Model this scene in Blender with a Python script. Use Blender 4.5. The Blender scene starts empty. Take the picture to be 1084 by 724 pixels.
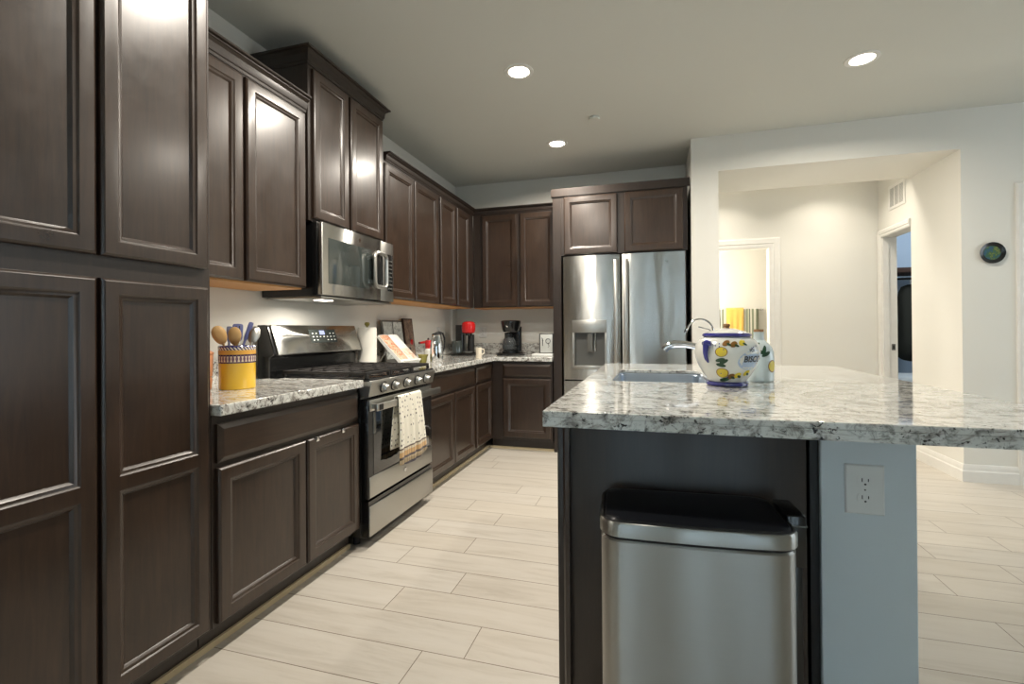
import bpy, bmesh, math, random
from mathutils import Vector, Matrix
random.seed(7)
SC = bpy.context.scene
COL = SC.collection
PI = math.pi

# ------------------------------------------------------------------ camera
cd = bpy.data.cameras.new('camera'); cam = bpy.data.objects.new('camera', cd); COL.objects.link(cam)
yaw, pitch, roll = math.radians(15.9616), math.radians(0.2246), math.radians(-0.4288)
fwd = Vector((-math.sin(yaw)*math.cos(pitch), math.cos(yaw)*math.cos(pitch), math.sin(pitch)))
rt = Vector((math.cos(yaw), math.sin(yaw), 0)); up = rt.cross(fwd)
r2 = rt*math.cos(roll)+up*math.sin(roll); u2 = up*math.cos(roll)-rt*math.sin(roll)
mw = Matrix((r2, u2, -fwd)).transposed().to_4x4(); mw.translation = (2.07, 0, 1.1219)
cam.matrix_world = mw
cd.sensor_width = 36; cd.lens = 503.1/1084*36
cd.shift_x = -3.75/1084; cd.shift_y = -14.5/1084
cd.clip_start = .02
SC.camera = cam
# ------------------------------------------------------------------ world, view
SC.view_settings.view_transform = 'Standard'; SC.view_settings.look = 'None'
SC.view_settings.exposure = 0.1; SC.view_settings.gamma = 1.0
SC.view_settings.use_curve_mapping = False
w = bpy.data.worlds.new('sky'); SC.world = w; w.use_nodes = True
w.node_tree.nodes['Background'].inputs[0].default_value = (.62, .8, 1, 1)
w.node_tree.nodes['Background'].inputs[1].default_value = 1.0
# ------------------------------------------------------------------ large lights
def area(name, loc, rot, sx, sy, power, col, shape='RECTANGLE', spread=180):
    l = bpy.data.lights.new(name, 'AREA'); l.shape = shape; l.size = sx
    if shape == 'RECTANGLE': l.size_y = sy
    l.energy = power; l.color = col; l.spread = math.radians(spread)
    o = bpy.data.objects.new(name, l); COL.objects.link(o); o.location = loc; o.rotation_euler = rot
    return o
DAY = (.80, .91, 1.0); WARM = (1.0, .92, .81)
REAR_WINDOWS = [(.62, .92), (1.45, 1.98), (2.95, 3.3), (3.9, 4.5)]
for a, b in REAR_WINDOWS:
    area('daylight_window', ((a+b)/2, -3.96, 1.15), (PI/2, 0, PI), b-a, 2.0, 115*(b-a), (.60, .81, 1.0))
area('added_side_daylight', (6.95, 2.2, 1.5), (0, PI/2, 0), 1.5, 2.6, 36, DAY)  # side light added to lift the ceiling; the right wall has no opening
CAN_POWER = 27
HALL_POWER, BATH_POWER, BED_POWER = 6.2, 46, 34

# ------------------------------------------------------------------ materials
def lin(c): return tuple(((x/255)/12.92 if x/255 <= .04045 else ((x/255+.055)/1.055)**2.4) for x in c)+(1,)
class NT:
    def __init__(s, name):
        s.m = bpy.data.materials.new(name); s.m.use_nodes = True; s.t = s.m.node_tree
        s.b = s.t.nodes['Principled BSDF']
    def n(s, typ, **kw):
        nd = s.t.nodes.new(typ)
        for k, v in kw.items():
            if hasattr(nd, k): setattr(nd, k, v)
        return nd
    def l(s, a, b): s.t.links.new(a, b)
    def math(s, op, a, b=None, c=None):
        nd = s.n('ShaderNodeMath', operation=op)
        for i, x in enumerate((a, b, c)):
            if x is None: continue
            if isinstance(x, (int, float)): nd.inputs[i].default_value = x
            else: s.l(x, nd.inputs[i])
        return nd.outputs[0]
    def coord(s, scale=(1, 1, 1), kind='Object', rot=(0, 0, 0)):
        tc = s.n('ShaderNodeTexCoord'); mp = s.n('ShaderNodeMapping'); mp.inputs['Scale'].default_value = scale
        mp.inputs['Rotation'].default_value = rot
        s.l(tc.outputs[kind], mp.inputs[0]); return mp.outputs[0]
    def noise(s, vec, scale, detail=4, rough=.55, dist=0):
        nd = s.n('ShaderNodeTexNoise'); nd.inputs['Scale'].default_value = scale; nd.inputs['Detail'].default_value = detail
        nd.inputs['Roughness'].default_value = rough; nd.inputs['Distortion'].default_value = dist
        s.l(vec, nd.inputs['Vector']); return nd.outputs['Fac']
    def ramp(s, fac, stops, interp='LINEAR'):
        nd = s.n('ShaderNodeValToRGB'); cr = nd.color_ramp; cr.interpolation = interp
        while len(cr.elements) < len(stops): cr.elements.new(.5)
        for e, (p, c) in zip(cr.elements, stops): e.position = p; e.color = c if len(c) == 4 else tuple(c)+(1,)
        s.l(fac, nd.inputs[0]); return nd.outputs[0]
    def mix(s, fac, a, b):
        nd = s.n('ShaderNodeMix', data_type='RGBA')
        for sock, x in ((nd.inputs[0], fac), (nd.inputs[6], a), (nd.inputs[7], b)):
            if isinstance(x, (int, float)): sock.default_value = x
            elif isinstance(x, tuple): sock.default_value = x
            else: s.l(x, sock)
        return nd.outputs[2]
    def bump(s, h, strength, dist=.002):
        nd = s.n('ShaderNodeBump'); nd.inputs['Strength'].default_value = strength; nd.inputs['Distance'].default_value = dist
        s.l(h, nd.inputs['Height']); s.l(nd.outputs[0], s.b.inputs['Normal'])
    def set(s, **kw):
        names = dict(col='Base Color', rough='Roughness', metal='Metallic', coat='Coat Weight', coatr='Coat Roughness',
                     spec='Specular IOR Level', trans='Transmission Weight', ior='IOR', alpha='Alpha', aniso='Anisotropic', anisor='Anisotropic Rotation', sheen='Sheen Weight')
        for k, v in kw.items():
            if isinstance(v, (int, float, tuple)): s.b.inputs[names[k]].default_value = v
            else: s.l(v, s.b.inputs[names[k]])
        return s
def plain(name, rgb, rough=.5, **kw):
    m = NT(name); v = m.coord((1, 1, 1)); f = m.noise(v, 14, 3)
    c = lin(rgb); d = tuple(x*.88 for x in c[:3])+(1,)
    m.set(col=m.mix(f, d, c), rough=rough, **kw); return m.m
def emit(name, rgb, strength):
    m = NT(name); m.set(col=(0, 0, 0, 1), rough=.5)
    m.b.inputs['Emission Color'].default_value = rgb+(1,); m.b.inputs['Emission Strength'].default_value = strength
    return m.m
def wood(name, dark, light, axis, rough=.3, coat=.35):
    m = NT(name)
    sc = {'z': (9, 9, .8), 'h': (1.0, 1.0, 14)}[axis]
    v = m.coord(sc); f = m.noise(v, 7, 6, .62, .6); f2 = m.noise(m.coord((1, 1, 1)), 3.2, 3)
    g = m.math('ADD', m.math('MULTIPLY', f, .65), m.math('MULTIPLY', f2, .35))
    col = m.ramp(g, [(.32, lin(dark)), (.68, lin(light))])
    f3 = m.noise(m.coord((1, 1, 1)), 11, 5, .65)
    mot = m.math('ADD', m.math('MULTIPLY', f2, .5), m.math('MULTIPLY', f3, .5))
    m.set(col=col, rough=m.math('ADD', m.math('MULTIPLY', mot, .36), rough-.18), coat=m.math('MULTIPLY', mot, coat*2), coatr=.2)
    m.bump(m.math('ADD', m.math('MULTIPLY', f, .3), f3), .07, .003); return m.m
M = {}
M['wood'] = wood('espresso stained maple', (34, 24, 17), (60, 43, 31), 'z', .33, .4)
M['wood_h'] = wood('espresso stained maple crossgrain', (34, 24, 17), (58, 42, 30), 'h', .36, .3)
M['wood_dark'] = wood('espresso frame maple', (30, 22, 17), (48, 36, 28), 'z', .42, .2)
M['maple'] = plain('unfinished maple', (205, 150, 90), .55)
M['shoe'] = plain('pale shoe moulding', (214, 196, 160), .5)
def granite():
    m = NT('speckled white granite')
    v = m.coord((1, 1, 1)); vs = m.coord((1.0, 2.2, 2.0), rot=(.2, .1, .5))
    big = m.noise(vs, 13, 8, .7, 1.1); med = m.noise(v, 38, 7, .72, .6); fine = m.noise(v, 120, 4, .7)
    base = m.ramp(big, [(.32, lin((126, 122, 118))), (.42, lin((172, 168, 161))), (.50, lin((216, 216, 210))), (.8, lin((229, 231, 227)))])
    grey = m.ramp(med, [(.36, lin((108, 104, 100))), (.5, (1, 1, 1, 1))])
    mm = m.n('ShaderNodeMix', data_type='RGBA', blend_type='MULTIPLY'); mm.inputs[0].default_value = .8
    m.l(base, mm.inputs[6]); m.l(grey, mm.inputs[7])
    spk = m.ramp(m.math('ADD', m.math('MULTIPLY', m.noise(m.coord((1, 1, 1)), 78, 5, .6, .9), .75), m.math('MULTIPLY', big, .25)), [(.395, (1, 1, 1, 1)), (.43, (0, 0, 0, 1))])
    col = m.mix(spk, mm.outputs[2], lin((34, 32, 33)))
    m.set(col=col, rough=m.math('ADD', m.math('MULTIPLY', fine, .05), .05), spec=.6, coat=.3, coatr=.04); return m.m
M['granite'] = granite()
def plaster(name, rgb, bump=.12):
    m = NT(name); v = m.coord((1, 1, 1)); f = m.noise(v, 60, 5, .6); g = m.noise(v, 1.5, 2)
    c = lin(rgb); m.set(col=m.mix(g, tuple(x*.96 for x in c[:3])+(1,), c), rough=.75, spec=.3); m.bump(f, bump, .002); return m.m
M['wall'] = plaster('matte white wall paint', (224, 222, 214))
M['ceil'] = plaster('ceiling paint', (208, 209, 202), .25)
M['island_paint'] = plaster('pale blue grey island paint', (208, 216, 219))
M['trim'] = plain('white trim enamel', (232, 230, 224), .35)
def floor():
    m = NT('pale oak planks'); W, L = .18, 1.22
    tc = m.n('ShaderNodeTexCoord'); sp = m.n('ShaderNodeSeparateXYZ'); m.l(tc.outputs['Object'], sp.inputs[0])
    ry = m.math('DIVIDE', m.math('ADD', sp.outputs[1], 20*W+2-1.335), W)
    row = m.math('FLOOR', ry); fy = m.math('SUBTRACT', ry, row)
    stag = m.math('FRACT', m.math('ADD', m.math('MULTIPLY', row, .635), m.math('ADD', m.math('MULTIPLY', m.math('MULTIPLY', row, row), .7375), .2443)))
    rx = m.math('ADD', m.math('DIVIDE', m.math('ADD', sp.outputs[0], 3.5), L), stag)
    cx = m.math('FLOOR', rx); fx = m.math('SUBTRACT', rx, cx)
    wn2 = m.n('ShaderNodeTexWhiteNoise', noise_dimensions='2D'); cb = m.n('ShaderNodeCombineXYZ'); m.l(row, cb.inputs[0]); m.l(cx, cb.inputs[1]); m.l(cb.outputs[0], wn2.inputs['Vector'])
    tint = wn2.outputs['Value']
    cb2 = m.n('ShaderNodeCombineXYZ'); m.l(m.math('MULTIPLY', sp.outputs[0], 1.3), cb2.inputs[0]); m.l(m.math('MULTIPLY', sp.outputs[1], 11), cb2.inputs[1]); m.l(m.math('MULTIPLY', tint, 37), cb2.inputs[2])
    g = m.noise(cb2.outputs[0], 1.6, 7, .65, .5)
    g2 = m.noise(cb2.outputs[0], .5, 4, .6, 1.0)
    col = m.ramp(g, [(.22, lin((170, 162, 150))), (.5, lin((195, 189, 179))), (.8, lin((204, 199, 190)))])
    col = m.mix(m.math('MULTIPLY', m.math('SUBTRACT', g2, .35), .5), col, lin((192, 182, 166)))
    col = m.mix(m.math('MULTIPLY', tint, .35), col, lin((188, 178, 162)))
    ex = m.math('MULTIPLY', m.math('MINIMUM', fx, m.math('SUBTRACT', 1, fx)), L)
    ey = m.math('MULTIPLY', m.math('MINIMUM', fy, m.math('SUBTRACT', 1, fy)), W)
    gap = m.math('LESS_THAN', m.math('MINIMUM', ex, ey), .0017)
    col = m.mix(gap, col, lin((120, 108, 94)))
    m.set(col=col, rough=m.math('ADD', m.math('MULTIPLY', g, .12), .30), spec=.4)
    m.bump(m.math('SUBTRACT', m.math('MULTIPLY', g, .15), gap), .15, .002); return m.m
M['floor'] = floor()
def steel(name, rgb=(196, 194, 188), rough=.24, aniso=.75, grain='h', wave=.012):
    m = NT(name); sc = (1, 1, 300) if grain == 'h' else (220, 220, 1.5)
    f = m.noise(m.coord(sc), 3, 3, .6); wv = m.noise(m.coord((3.2, 3.2, .9)), 1.6, 2, .4)
    tg = m.n('ShaderNodeTangent', direction_type='RADIAL', axis='Z'); m.l(tg.outputs[0], m.b.inputs['Tangent'])
    c = lin(rgb); m.set(col=m.mix(f, tuple(x*.94 for x in c[:3])+(1,), c), metal=1.0, rough=m.math('ADD', m.math('MULTIPLY', f, .04), rough-.02), aniso=aniso, anisor=.25)
    m.bump(wv, .3, wave); return m.m
M['steel'] = steel('brushed stainless steel', (186, 185, 180), .25, .95, wave=.02)
M['steel_can'] = steel('brushed steel of the bin', (172, 172, 168), .33, .97)
M['steel_flat'] = steel('satin stainless steel', (182, 181, 176), .34, .5)
M['steel_sink'] = plain('sink steel', (178, 190, 204), .32, metal=.9)
M['chrome'] = plain('polished chrome', (225, 225, 225), .08, metal=1.0)
M['black'] = plain('black enamel', (16, 17, 18), .25, coat=.4, coatr=.1)
M['black_matte'] = plain('matte black plastic', (20, 20, 21), .55)
M['lid_black'] = plain('satin black lid', (17, 20, 26), .28)
M['iron'] = plain('cast iron', (26, 23, 21), .55)
M['glass_dark'] = plain('dark oven glass', (18, 20, 20), .06, coat=1.0, coatr=.03)
M['grey_glass'] = plain('grey mirrored glass', (60, 66, 64), .08, coat=1.0, coatr=.03)
M['recess'] = plain('grey recess plastic', (96, 96, 92), .4)
M['white_plastic'] = plain('white plastic', (226, 226, 222), .4)
M['white_ceramic'] = plain('glazed white ceramic', (232, 232, 224), .12, coat=.6, coatr=.05)
M['pale_blue_ceramic'] = plain('glazed pale blue ceramic', (214, 226, 226), .14, coat=.6, coatr=.05)
M['blue_glaze'] = plain('cobalt glaze', (58, 58, 140), .15, coat=.6, coatr=.05)
M['lemon'] = plain('lemon yellow paint', (232, 208, 70), .25)
M['leaf'] = plain('dark green paint', (34, 74, 46), .3)
M['brown_paint'] = plain('ochre brown paint', (140, 98, 44), .3)
M['ink'] = plain('black ink', (30, 34, 40), .4)
M['soft_blue'] = plain('pale blue paint', (176, 196, 220), .3)
M['cork'] = plain('cork', (166, 124, 84), .8)
M['terracotta'] = plain('terracotta glaze', (214, 150, 110), .35)
M['spoon_wood'] = plain('beech wood', (206, 166, 110), .55)
M['blue_plastic'] = plain('blue nylon', (86, 92, 140), .4)
M['grey_blue'] = plain('grey blue nylon', (112, 116, 140), .4)
M['paper'] = plain('white paper towel', (244, 240, 228), .85)
M['olive'] = plain('olive glaze', (150, 142, 72), .3)
M['red'] = plain('glossy red plastic', (196, 28, 30), .22, coat=.5, coatr=.06)
M['cream'] = plain('cream wax', (238, 228, 208), .4)
M['slot'] = plain('dark slot', (22, 22, 22), .6)
M['louver'] = plain('grey vent duct', (176, 176, 170), .6)
M['lamp'] = emit('lamp glow', (1.0, .9, .74), 14)
M['display'] = emit('display glow', (.55, .6, 1.0), 1.2)
M['jacket'] = plain('dark olive cloth', (38, 40, 34), .9)
M['brown_cloth'] = plain('dark brown cloth', (54, 36, 28), .9)
M['linen'] = plain('pale grey blue linen', (196, 206, 214), .9)
M['bedwall'] = plaster('pale blue wall paint', (176, 196, 218))
M['yellow_terry'] = plain('yellow terry cloth', (232, 190, 96), .95, sheen=.3)
def stripes():
    m = NT('striped terry cloth'); v = m.coord((1, 1, 1)); sp = m.n('ShaderNodeSeparateXYZ'); m.l(v, sp.inputs[0])
    f = m.math('FRACT', m.math('MULTIPLY', sp.outputs[0], 8.5))
    a = lin((206, 204, 190)); b = lin((126, 134, 112)); c = lin((170, 172, 150)); d = lin((92, 96, 88))
    m.set(col=m.ramp(f, [(0, a), (.22, b), (.42, c), (.55, d), (.66, a), (.8, b)], 'CONSTANT'), rough=.95, sheen=.3); return m.m
M['stripes'] = stripes()
def dish_towel():
    m = NT('printed cotton towel'); v = m.coord((1, 1, 1)); sp = m.n('ShaderNodeSeparateXYZ'); m.l(v, sp.inputs[0])
    vo = m.n('ShaderNodeTexVoronoi'); vo.inputs['Scale'].default_value = 34; vo.inputs['Randomness'].default_value = .35
    m.l(m.coord((0, 1, 1)), vo.inputs['Vector'])
    dot = m.math('LESS_THAN', vo.outputs['Distance'], .21)
    dots = m.mix(dot, lin((236, 232, 216)), lin((92, 84, 84)))
    z = sp.outputs[2]                                   # object origin sits at the lower hem
    band = m.ramp(m.math('MULTIPLY', z, 2.5), [(0, lin((82, 82, 104))), (.035, lin((206, 186, 150))), (.1, lin((80, 72, 72))), (.135, lin((206, 166, 110))), (.2, lin((222, 208, 180))), (.235, lin((92, 76, 70))), (.26, (1, 1, 1, 1))], 'CONSTANT')
    chk = m.math('GREATER_THAN', m.math('SINE', m.math('MULTIPLY', sp.outputs[1], 260)), .2)
    b2 = m.mix(m.math('MULTIPLY', chk, .35), band, lin((90, 64, 50)))
    m.set(col=m.mix(m.math('LESS_THAN', z, .104), dots, b2), rough=.9, sheen=.2); return m.m
M['dish_towel'] = dish_towel()
def crock():
    m = NT('painted crock glaze'); v = m.coord((1, 1, 1)); sp = m.n('ShaderNodeSeparateXYZ'); m.l(v, sp.inputs[0])
    z = sp.outputs[2]; th = m.math('ARCTAN2', sp.outputs[1], sp.outputs[0])
    band = m.ramp(m.math('DIVIDE', z, .19), [(0, lin((236, 190, 54))), (.60, lin((66, 50, 80))), (.63, lin((232, 214, 190))), (.76, lin((60, 48, 80))), (.80, lin((228, 172, 84))), (.90, lin((236, 226, 206))), (.965, lin((70, 66, 110)))], 'CONSTANT')
    tri = m.math('PINGPONG', m.math('MULTIPLY', th, 5.1), 1.0)
    zz = m.math('DIVIDE', m.math('SUBTRACT', z, .118), .03)
    dia = m.math('MULTIPLY', m.math('LESS_THAN', m.math('ABSOLUTE', m.math('SUBTRACT', zz, .5)), .55), m.math('GREATER_THAN', m.math('ABSOLUTE', m.math('SUBTRACT', tri, .5)), m.math('ADD', .12, m.math('MULTIPLY', m.math('ABSOLUTE', m.math('SUBTRACT', zz, .5)), .5))))
    col = m.mix(dia, band, lin((120, 92, 110)))
    top = m.math('MULTIPLY', m.math('GREATER_THAN', z, .171), m.math('GREATER_THAN', m.math('FRACT', m.math('ADD', m.math('MULTIPLY', th, 5.2), m.math('MULTIPLY', z, 60))), .5))
    col = m.mix(top, col, lin((60, 60, 112)))
    m.set(col=col, rough=.2, coat=.5, coatr=.06); return m.m
M['crock'] = crock()
def photo(name, cols, scale, thr=.5):
    m = NT(name); f = m.noise(m.coord((1, 1, 1)), scale, 5, .6, .8)
    m.set(col=m.ramp(f, [(.30+.4*i/(len(cols)-1), lin(c)) for i, c in enumerate(cols)]), rough=.35); return m.m
M['food_page'] = photo('food photo print', [(150, 66, 40), (196, 112, 78), (226, 196, 170), (210, 140, 100), (170, 84, 60)], 26)
M['food_page2'] = photo('pale food photo print', [(190, 130, 100), (222, 190, 168), (232, 214, 200), (206, 150, 124)], 22)
M['script_print'] = photo('grey script print', [(90, 94, 92), (176, 182, 178), (206, 210, 206), (212, 216, 210)], 30)
M['dark_print'] = photo('dark tile print', [(50, 38, 32), (104, 84, 72), (132, 118, 104), (176, 96, 70)], 26)
M['plate_print'] = photo('landscape plate print', [(12, 18, 20), (44, 84, 116), (44, 86, 40), (120, 128, 64), (16, 26, 18)], 34)
M['sign_print'] = plain('pale grey sign board', (204, 206, 202), .5)
def clear_glass():
    m = NT('tinted carafe glass'); m.set(col=(.22, .24, .25, 1), rough=.03, trans=.8, ior=1.45); return m.m
M['glass'] = clear_glass()
def frosted():
    m = NT('window glass'); m.set(col=(.9, .95, 1, 1), rough=.02, trans=1.0, ior=1.1); return m.m
M['window_glass'] = frosted()

# ------------------------------------------------------------------ mesh builder
ROOTM = {}
class MB:
    def __init__(s): s.bm = bmesh.new(); s.mats = []
    def _mi(s, faces, mat):
        if mat is None: return
        if mat not in s.mats: s.mats.append(mat)
        for f in faces: f.material_index = s.mats.index(mat)
    def box(s, x0, x1, y0, y1, z0, z1, bev=0, seg=2, mat=None):
        b = bmesh.new(); bmesh.ops.create_cube(b, size=1)
        for v in b.verts: v.co = Vector(((x0+x1)/2+v.co.x*(x1-x0), (y0+y1)/2+v.co.y*(y1-y0), (z0+z1)/2+v.co.z*(z1-z0)))
        if bev: bmesh.ops.bevel(b, geom=b.edges[:], offset=bev, segments=seg, affect='EDGES', profile=.5)
        return s.merge(b, mat)
    def merge(s, b, mat=None):
        vm = [s.bm.verts.new(v.co) for v in b.verts]; b.verts.index_update(); fs = []
        for f in b.faces:
            try: fs.append(s.bm.faces.new([vm[v.index] for v in f.verts]))
            except ValueError: pass
        b.free(); s._mi(fs, mat); return s
    def loops(s, rings, close_start=True, close_end=True, cyclic=True, mat=None):
        vs = [[s.bm.verts.new(p) for p in r] for r in rings]; fs = []
        n = len(rings[0])
        for a, b in zip(vs, vs[1:]):
            for i in range(n if cyclic else n-1):
                j = (i+1) % n
                fs.append(s.bm.faces.new((a[i], a[j], b[j], b[i])))
        if close_start: fs.append(s.bm.faces.new(vs[0][::-1]))
        if close_end: fs.append(s.bm.faces.new(vs[-1]))
        s._mi(fs, mat); return s
    def lathe(s, prof, c=(0, 0, 0), seg=32, axis='z', mat=None, tilt=None):
        rings = []
        for r, z in prof:
            r = max(r, 1e-4)
            ring = []
            for i in range(seg):
                a = 2*PI*i/seg
                p = Vector((r*math.cos(a), r*math.sin(a), z))
                if axis == 'x': p = Vector((p.z, p.x, p.y))
                if axis == 'y': p = Vector((p.y, p.z, p.x))
                if tilt: p = tilt @ p
                ring.append(p+Vector(c))
            rings.append(ring)
        return s.loops(rings, mat=mat)
    def tube(s, pts, r, seg=10, mat=None):
        pts = [Vector(p) for p in pts]; rings = []; rad = r if isinstance(r, (list, tuple)) else [r]*len(pts)
        u = None
        for i, p in enumerate(pts):
            t = (pts[min(i+1, len(pts)-1)]-pts[max(i-1, 0)]).normalized()
            if u is None: u = t.orthogonal().normalized()
            u = (u-t*u.dot(t)).normalized(); v = t.cross(u)
            rings.append([p+(u*math.cos(2*PI*k/seg)+v*math.sin(2*PI*k/seg))*rad[i] for k in range(seg)])
        return s.loops(rings, mat=mat)
    def prism(s, poly, z0, z1, holes=(), mat=None):
        """horizontal slab from a plan outline, with holes"""
        b = bmesh.new(); edges = []
        for lp in [poly]+list(holes):
            vs = [b.verts.new((x, y, z1)) for x, y in lp]
            for i in range(len(vs)): edges.append(b.edges.new((vs[i], vs[(i+1) % len(vs)])))
        bmesh.ops.triangle_fill(b, edges=edges, use_beauty=True, use_dissolve=False)
        r = bmesh.ops.extrude_face_region(b, geom=b.faces[:])
        for g in r['geom']:
            if isinstance(g, bmesh.types.BMVert): g.co.z = z0
        bmesh.ops.dissolve_limit(b, angle_limit=.01, verts=b.verts[:], edges=b.edges[:]) if not holes else None
        return s.merge(b, mat)
    def map(s, f):
        for v in s.bm.verts: v.co = f(v.co)
        return s
    def build(s, name, mat=None, parent=None, local=False, smooth=True, bevel=0, angle=35):
        bm = s.bm
        bmesh.ops.recalc_face_normals(bm, faces=bm.faces[:])
        me = bpy.data.meshes.new(name); o = bpy.data.objects.new(name, me); COL.objects.link(o)
        if parent is not None:
            o.parent = parent
            root = ROOTM.get(parent.name)
            ROOTM[o.name] = root
            if not local and root is not None: bmesh.ops.transform(bm, matrix=root.inverted(), verts=bm.verts[:])
        else:
            xs = [v.co.x for v in bm.verts]; ys = [v.co.y for v in bm.verts]; zs = [v.co.z for v in bm.verts]
            c = Vector(((min(xs)+max(xs))/2, (min(ys)+max(ys))/2, min(zs)))
            bmesh.ops.translate(bm, vec=-c, verts=bm.verts[:]); o.location = c; ROOTM[o.name] = Matrix.Translation(c)
        for f in bm.faces: f.smooth = smooth
        bm.to_mesh(me); bm.free()
        for mt in (s.mats if s.mats else [mat]): me.materials.append(M[mt])
        if smooth: me.set_sharp_from_angle(angle=math.radians(angle))
        if bevel:
            md = o.modifiers.new('bevel', 'BEVEL'); md.width = bevel; md.segments = 2; md.limit_method = 'ANGLE'; md.angle_limit = math.radians(40)
        return o
def tag(o, label, cat, group=None):
    o['label'] = label; o['category'] = cat
    if group: o['group'] = group
    return o
def thing(name, label, cat, loc=(0, 0, 0), rz=0, group=None):
    o = bpy.data.objects.new(name, None); COL.objects.link(o); o.empty_display_size = .05
    o.location = loc; o.rotation_euler = (0, 0, rz)
    ROOTM[o.name] = Matrix.Translation(loc) @ Matrix.Rotation(rz, 4, 'Z')
    return tag(o, label, cat, group)
def struct(o): o['kind'] = 'structure'; return o
def box(name, mat, parent, *d, bev=0, **k): return MB().box(*d, bev=bev).build(name, mat, parent, **k)
def dup(root, loc, rz=None, label=None):
    r = root.copy(); COL.objects.link(r); r.location = loc
    if rz is not None: r.rotation_euler = (0, 0, rz)
    if label: r['label'] = label
    for ch in list(root.children):
        c = ch.copy(); COL.objects.link(c); c.parent = r
        for g in ch.children:
            d = g.copy(); COL.objects.link(d); d.parent = c
    return r
def rrect(w, d, r, n=6, cx=0, cy=0):
    pts = []
    for sx, sy, a0 in ((1, 1, 0), (-1, 1, PI/2), (-1, -1, PI), (1, -1, 1.5*PI)):
        for i in range(n+1):
            a = a0+PI/2*i/n; pts.append((cx+sx*(w/2-r)+r*math.cos(a), cy+sy*(d/2-r)+r*math.sin(a)))
    return pts
# a cabinet front is drawn on (u, z, d): u along the run, d out of the face
def face_map(ori, plane):
    if ori == 'x': return lambda u, z, d: Vector((plane+d, u, z))
    return lambda u, z, d: Vector((u, plane-d, z))
def door(ori, plane, u0, u1, z0, z1, st=.043, mid=None, parent=None, name='door', thick=.02):
    F = face_map(ori, plane); mb = MB(); bm = mb.bm
    def ring(i, d, a=(u0, u1, z0, z1)): return [F(a[0]+i, a[2]+i, d), F(a[1]-i, a[2]+i, d), F(a[1]-i, a[3]-i, d), F(a[0]+i, a[3]-i, d)]
    outer = [ring(0, 0), ring(0, thick-.007), ring(.002, thick-.004), ring(.008, thick)]
    mb.loops(outer, close_end=False)
    ops = [(u0+st, u1-st, z0+st, z1-st)] if mid is None else [(u0+st, u1-st, z0+st, mid-st*.45), (u0+st, u1-st, mid+st*.45, z1-st)]
    us = [u0+.008, u0+st, u1-st, u1-.008]
    zs = [z0+.008] + [q for o in ops for q in (o[2], o[3])] + [z1-.008]
    for i in range(3):
        for j in range(len(zs)-1):
            if i == 1 and j % 2 == 1: continue
            bm.faces.new([bm.verts.new(F(*p, thick)) for p in ((us[i], zs[j]), (us[i+1], zs[j]), (us[i+1], zs[j+1]), (us[i], zs[j+1]))])
    for o in ops:
        mb.loops([ring(i, d, o) for i, d in ((0, thick), (.002, thick-.0005), (.006, thick-.004), (.008, thick-.005), (.014, thick-.0065), (.020, thick-.0125), (.021, thick-.014))], close_start=False)
    bmesh.ops.remove_doubles(bm, verts=bm.verts[:], dist=.0002)
    return mb.build(name, 'wood', parent, angle=25)
def drawer(ori, plane, u0, u1, z0, z1, parent):
    F = face_map(ori, plane)
    R = lambda i, d: [F(u0+i, z0+i, d), F(u1-i, z0+i, d), F(u1-i, z1-i, d), F(u0+i, z1-i, d)]
    return MB().loops([R(0, 0), R(0, .011), R(.003, .013), R(.017, .019), R(.019, .02)]).build('drawer', 'wood_h', parent, angle=20)
def crown(path, z0, h, out, parent, side=1):
    """stepped crown moulding swept along a plan path; side=+1: outward is to the right of travel"""
    prof = [(-.012, 0), (.004, 0), (.006, .16), (.010, .2), (.012, .3), (.35, .62), (.55, .74), (.7, .78), (.72, .84), (.95, .88), (1.0, .92), (1.0, 1.0), (-.012, 1.0)]
    prof = [((o*out if o > .02 else o), z0+z*h) for o, z in prof]
    P = [Vector((x, y)) for x, y in path]; rings = []
    for i, p in enumerate(P):
        ns = []
        for a, b in ((i-1, i), (i, i+1)):
            if a >= 0 and b < len(P):
                t = (P[b]-P[a]).normalized(); ns.append(Vector((t.y, -t.x))*side)
        n = ns[0] if len(ns) == 1 else (ns[0]+ns[1])/(1+ns[0].dot(ns[1]))
        rings.append([(p.x+n.x*o, p.y+n.y*o, z) for o, z in prof])
    mb = MB().loops(rings); return mb.build('crown_moulding', 'wood_dark', parent, angle=30)

# ------------------------------------------------------------------ room shell
ZC = 2.71
struct(box('floor', 'floor', None, 0, 7, -4, 8, -.1, 0))
struct(box('ceiling', 'ceil', None, -.1, 7.1, -4.1, 8.1, ZC, ZC+.1))
struct(box('wall_left', 'wall', None, -.12, 0, -4.1, 8, 0, ZC))
struct(box('wall_back', 'wall', None, 0, 2.4, 4.87, 5.0, 0, ZC))
YW, YH = 4.22, 4.915                 # dining side wall: front face, hall face
XA, XB, ZO = 2.61, 4.245, 2.42       # hall opening
struct(box('wall_fridge_side', 'wall', None, 2.4, XA, YW, YH, 0, ZC))
struct(box('wall_over_opening', 'wall', None, XA, XB, YW, YH, ZO, ZC))
DX0, DX1, DZ = 4.645, 5.46, 2.055     # door in the dining wall
mb = MB().box(XB, DX0, YW, YH, 0, ZC).box(DX1, 7, YW, YH, 0, ZC).box(DX0, DX1, YW, YH, DZ, ZC)
struct(mb.build('wall_right_of_opening', 'wall'))
YB = 5.53                            # hall end wall, doorway to the bath
HX0, HX1, HZ = 2.45, 3.262, 1.967
mb = MB().box(1.9, HX0, YB, YB+.12, 0, ZC).box(HX0, HX1, YB, YB+.12, HZ, ZC).box(HX1, 4.245, YB, YB+.12, 0, ZC)
struct(mb.build('wall_hall_end', 'wall'))
struct(box('wall_hall_left', 'wall', None, 1.9, 2.0, 5.0, YB, 0, ZC))
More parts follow.
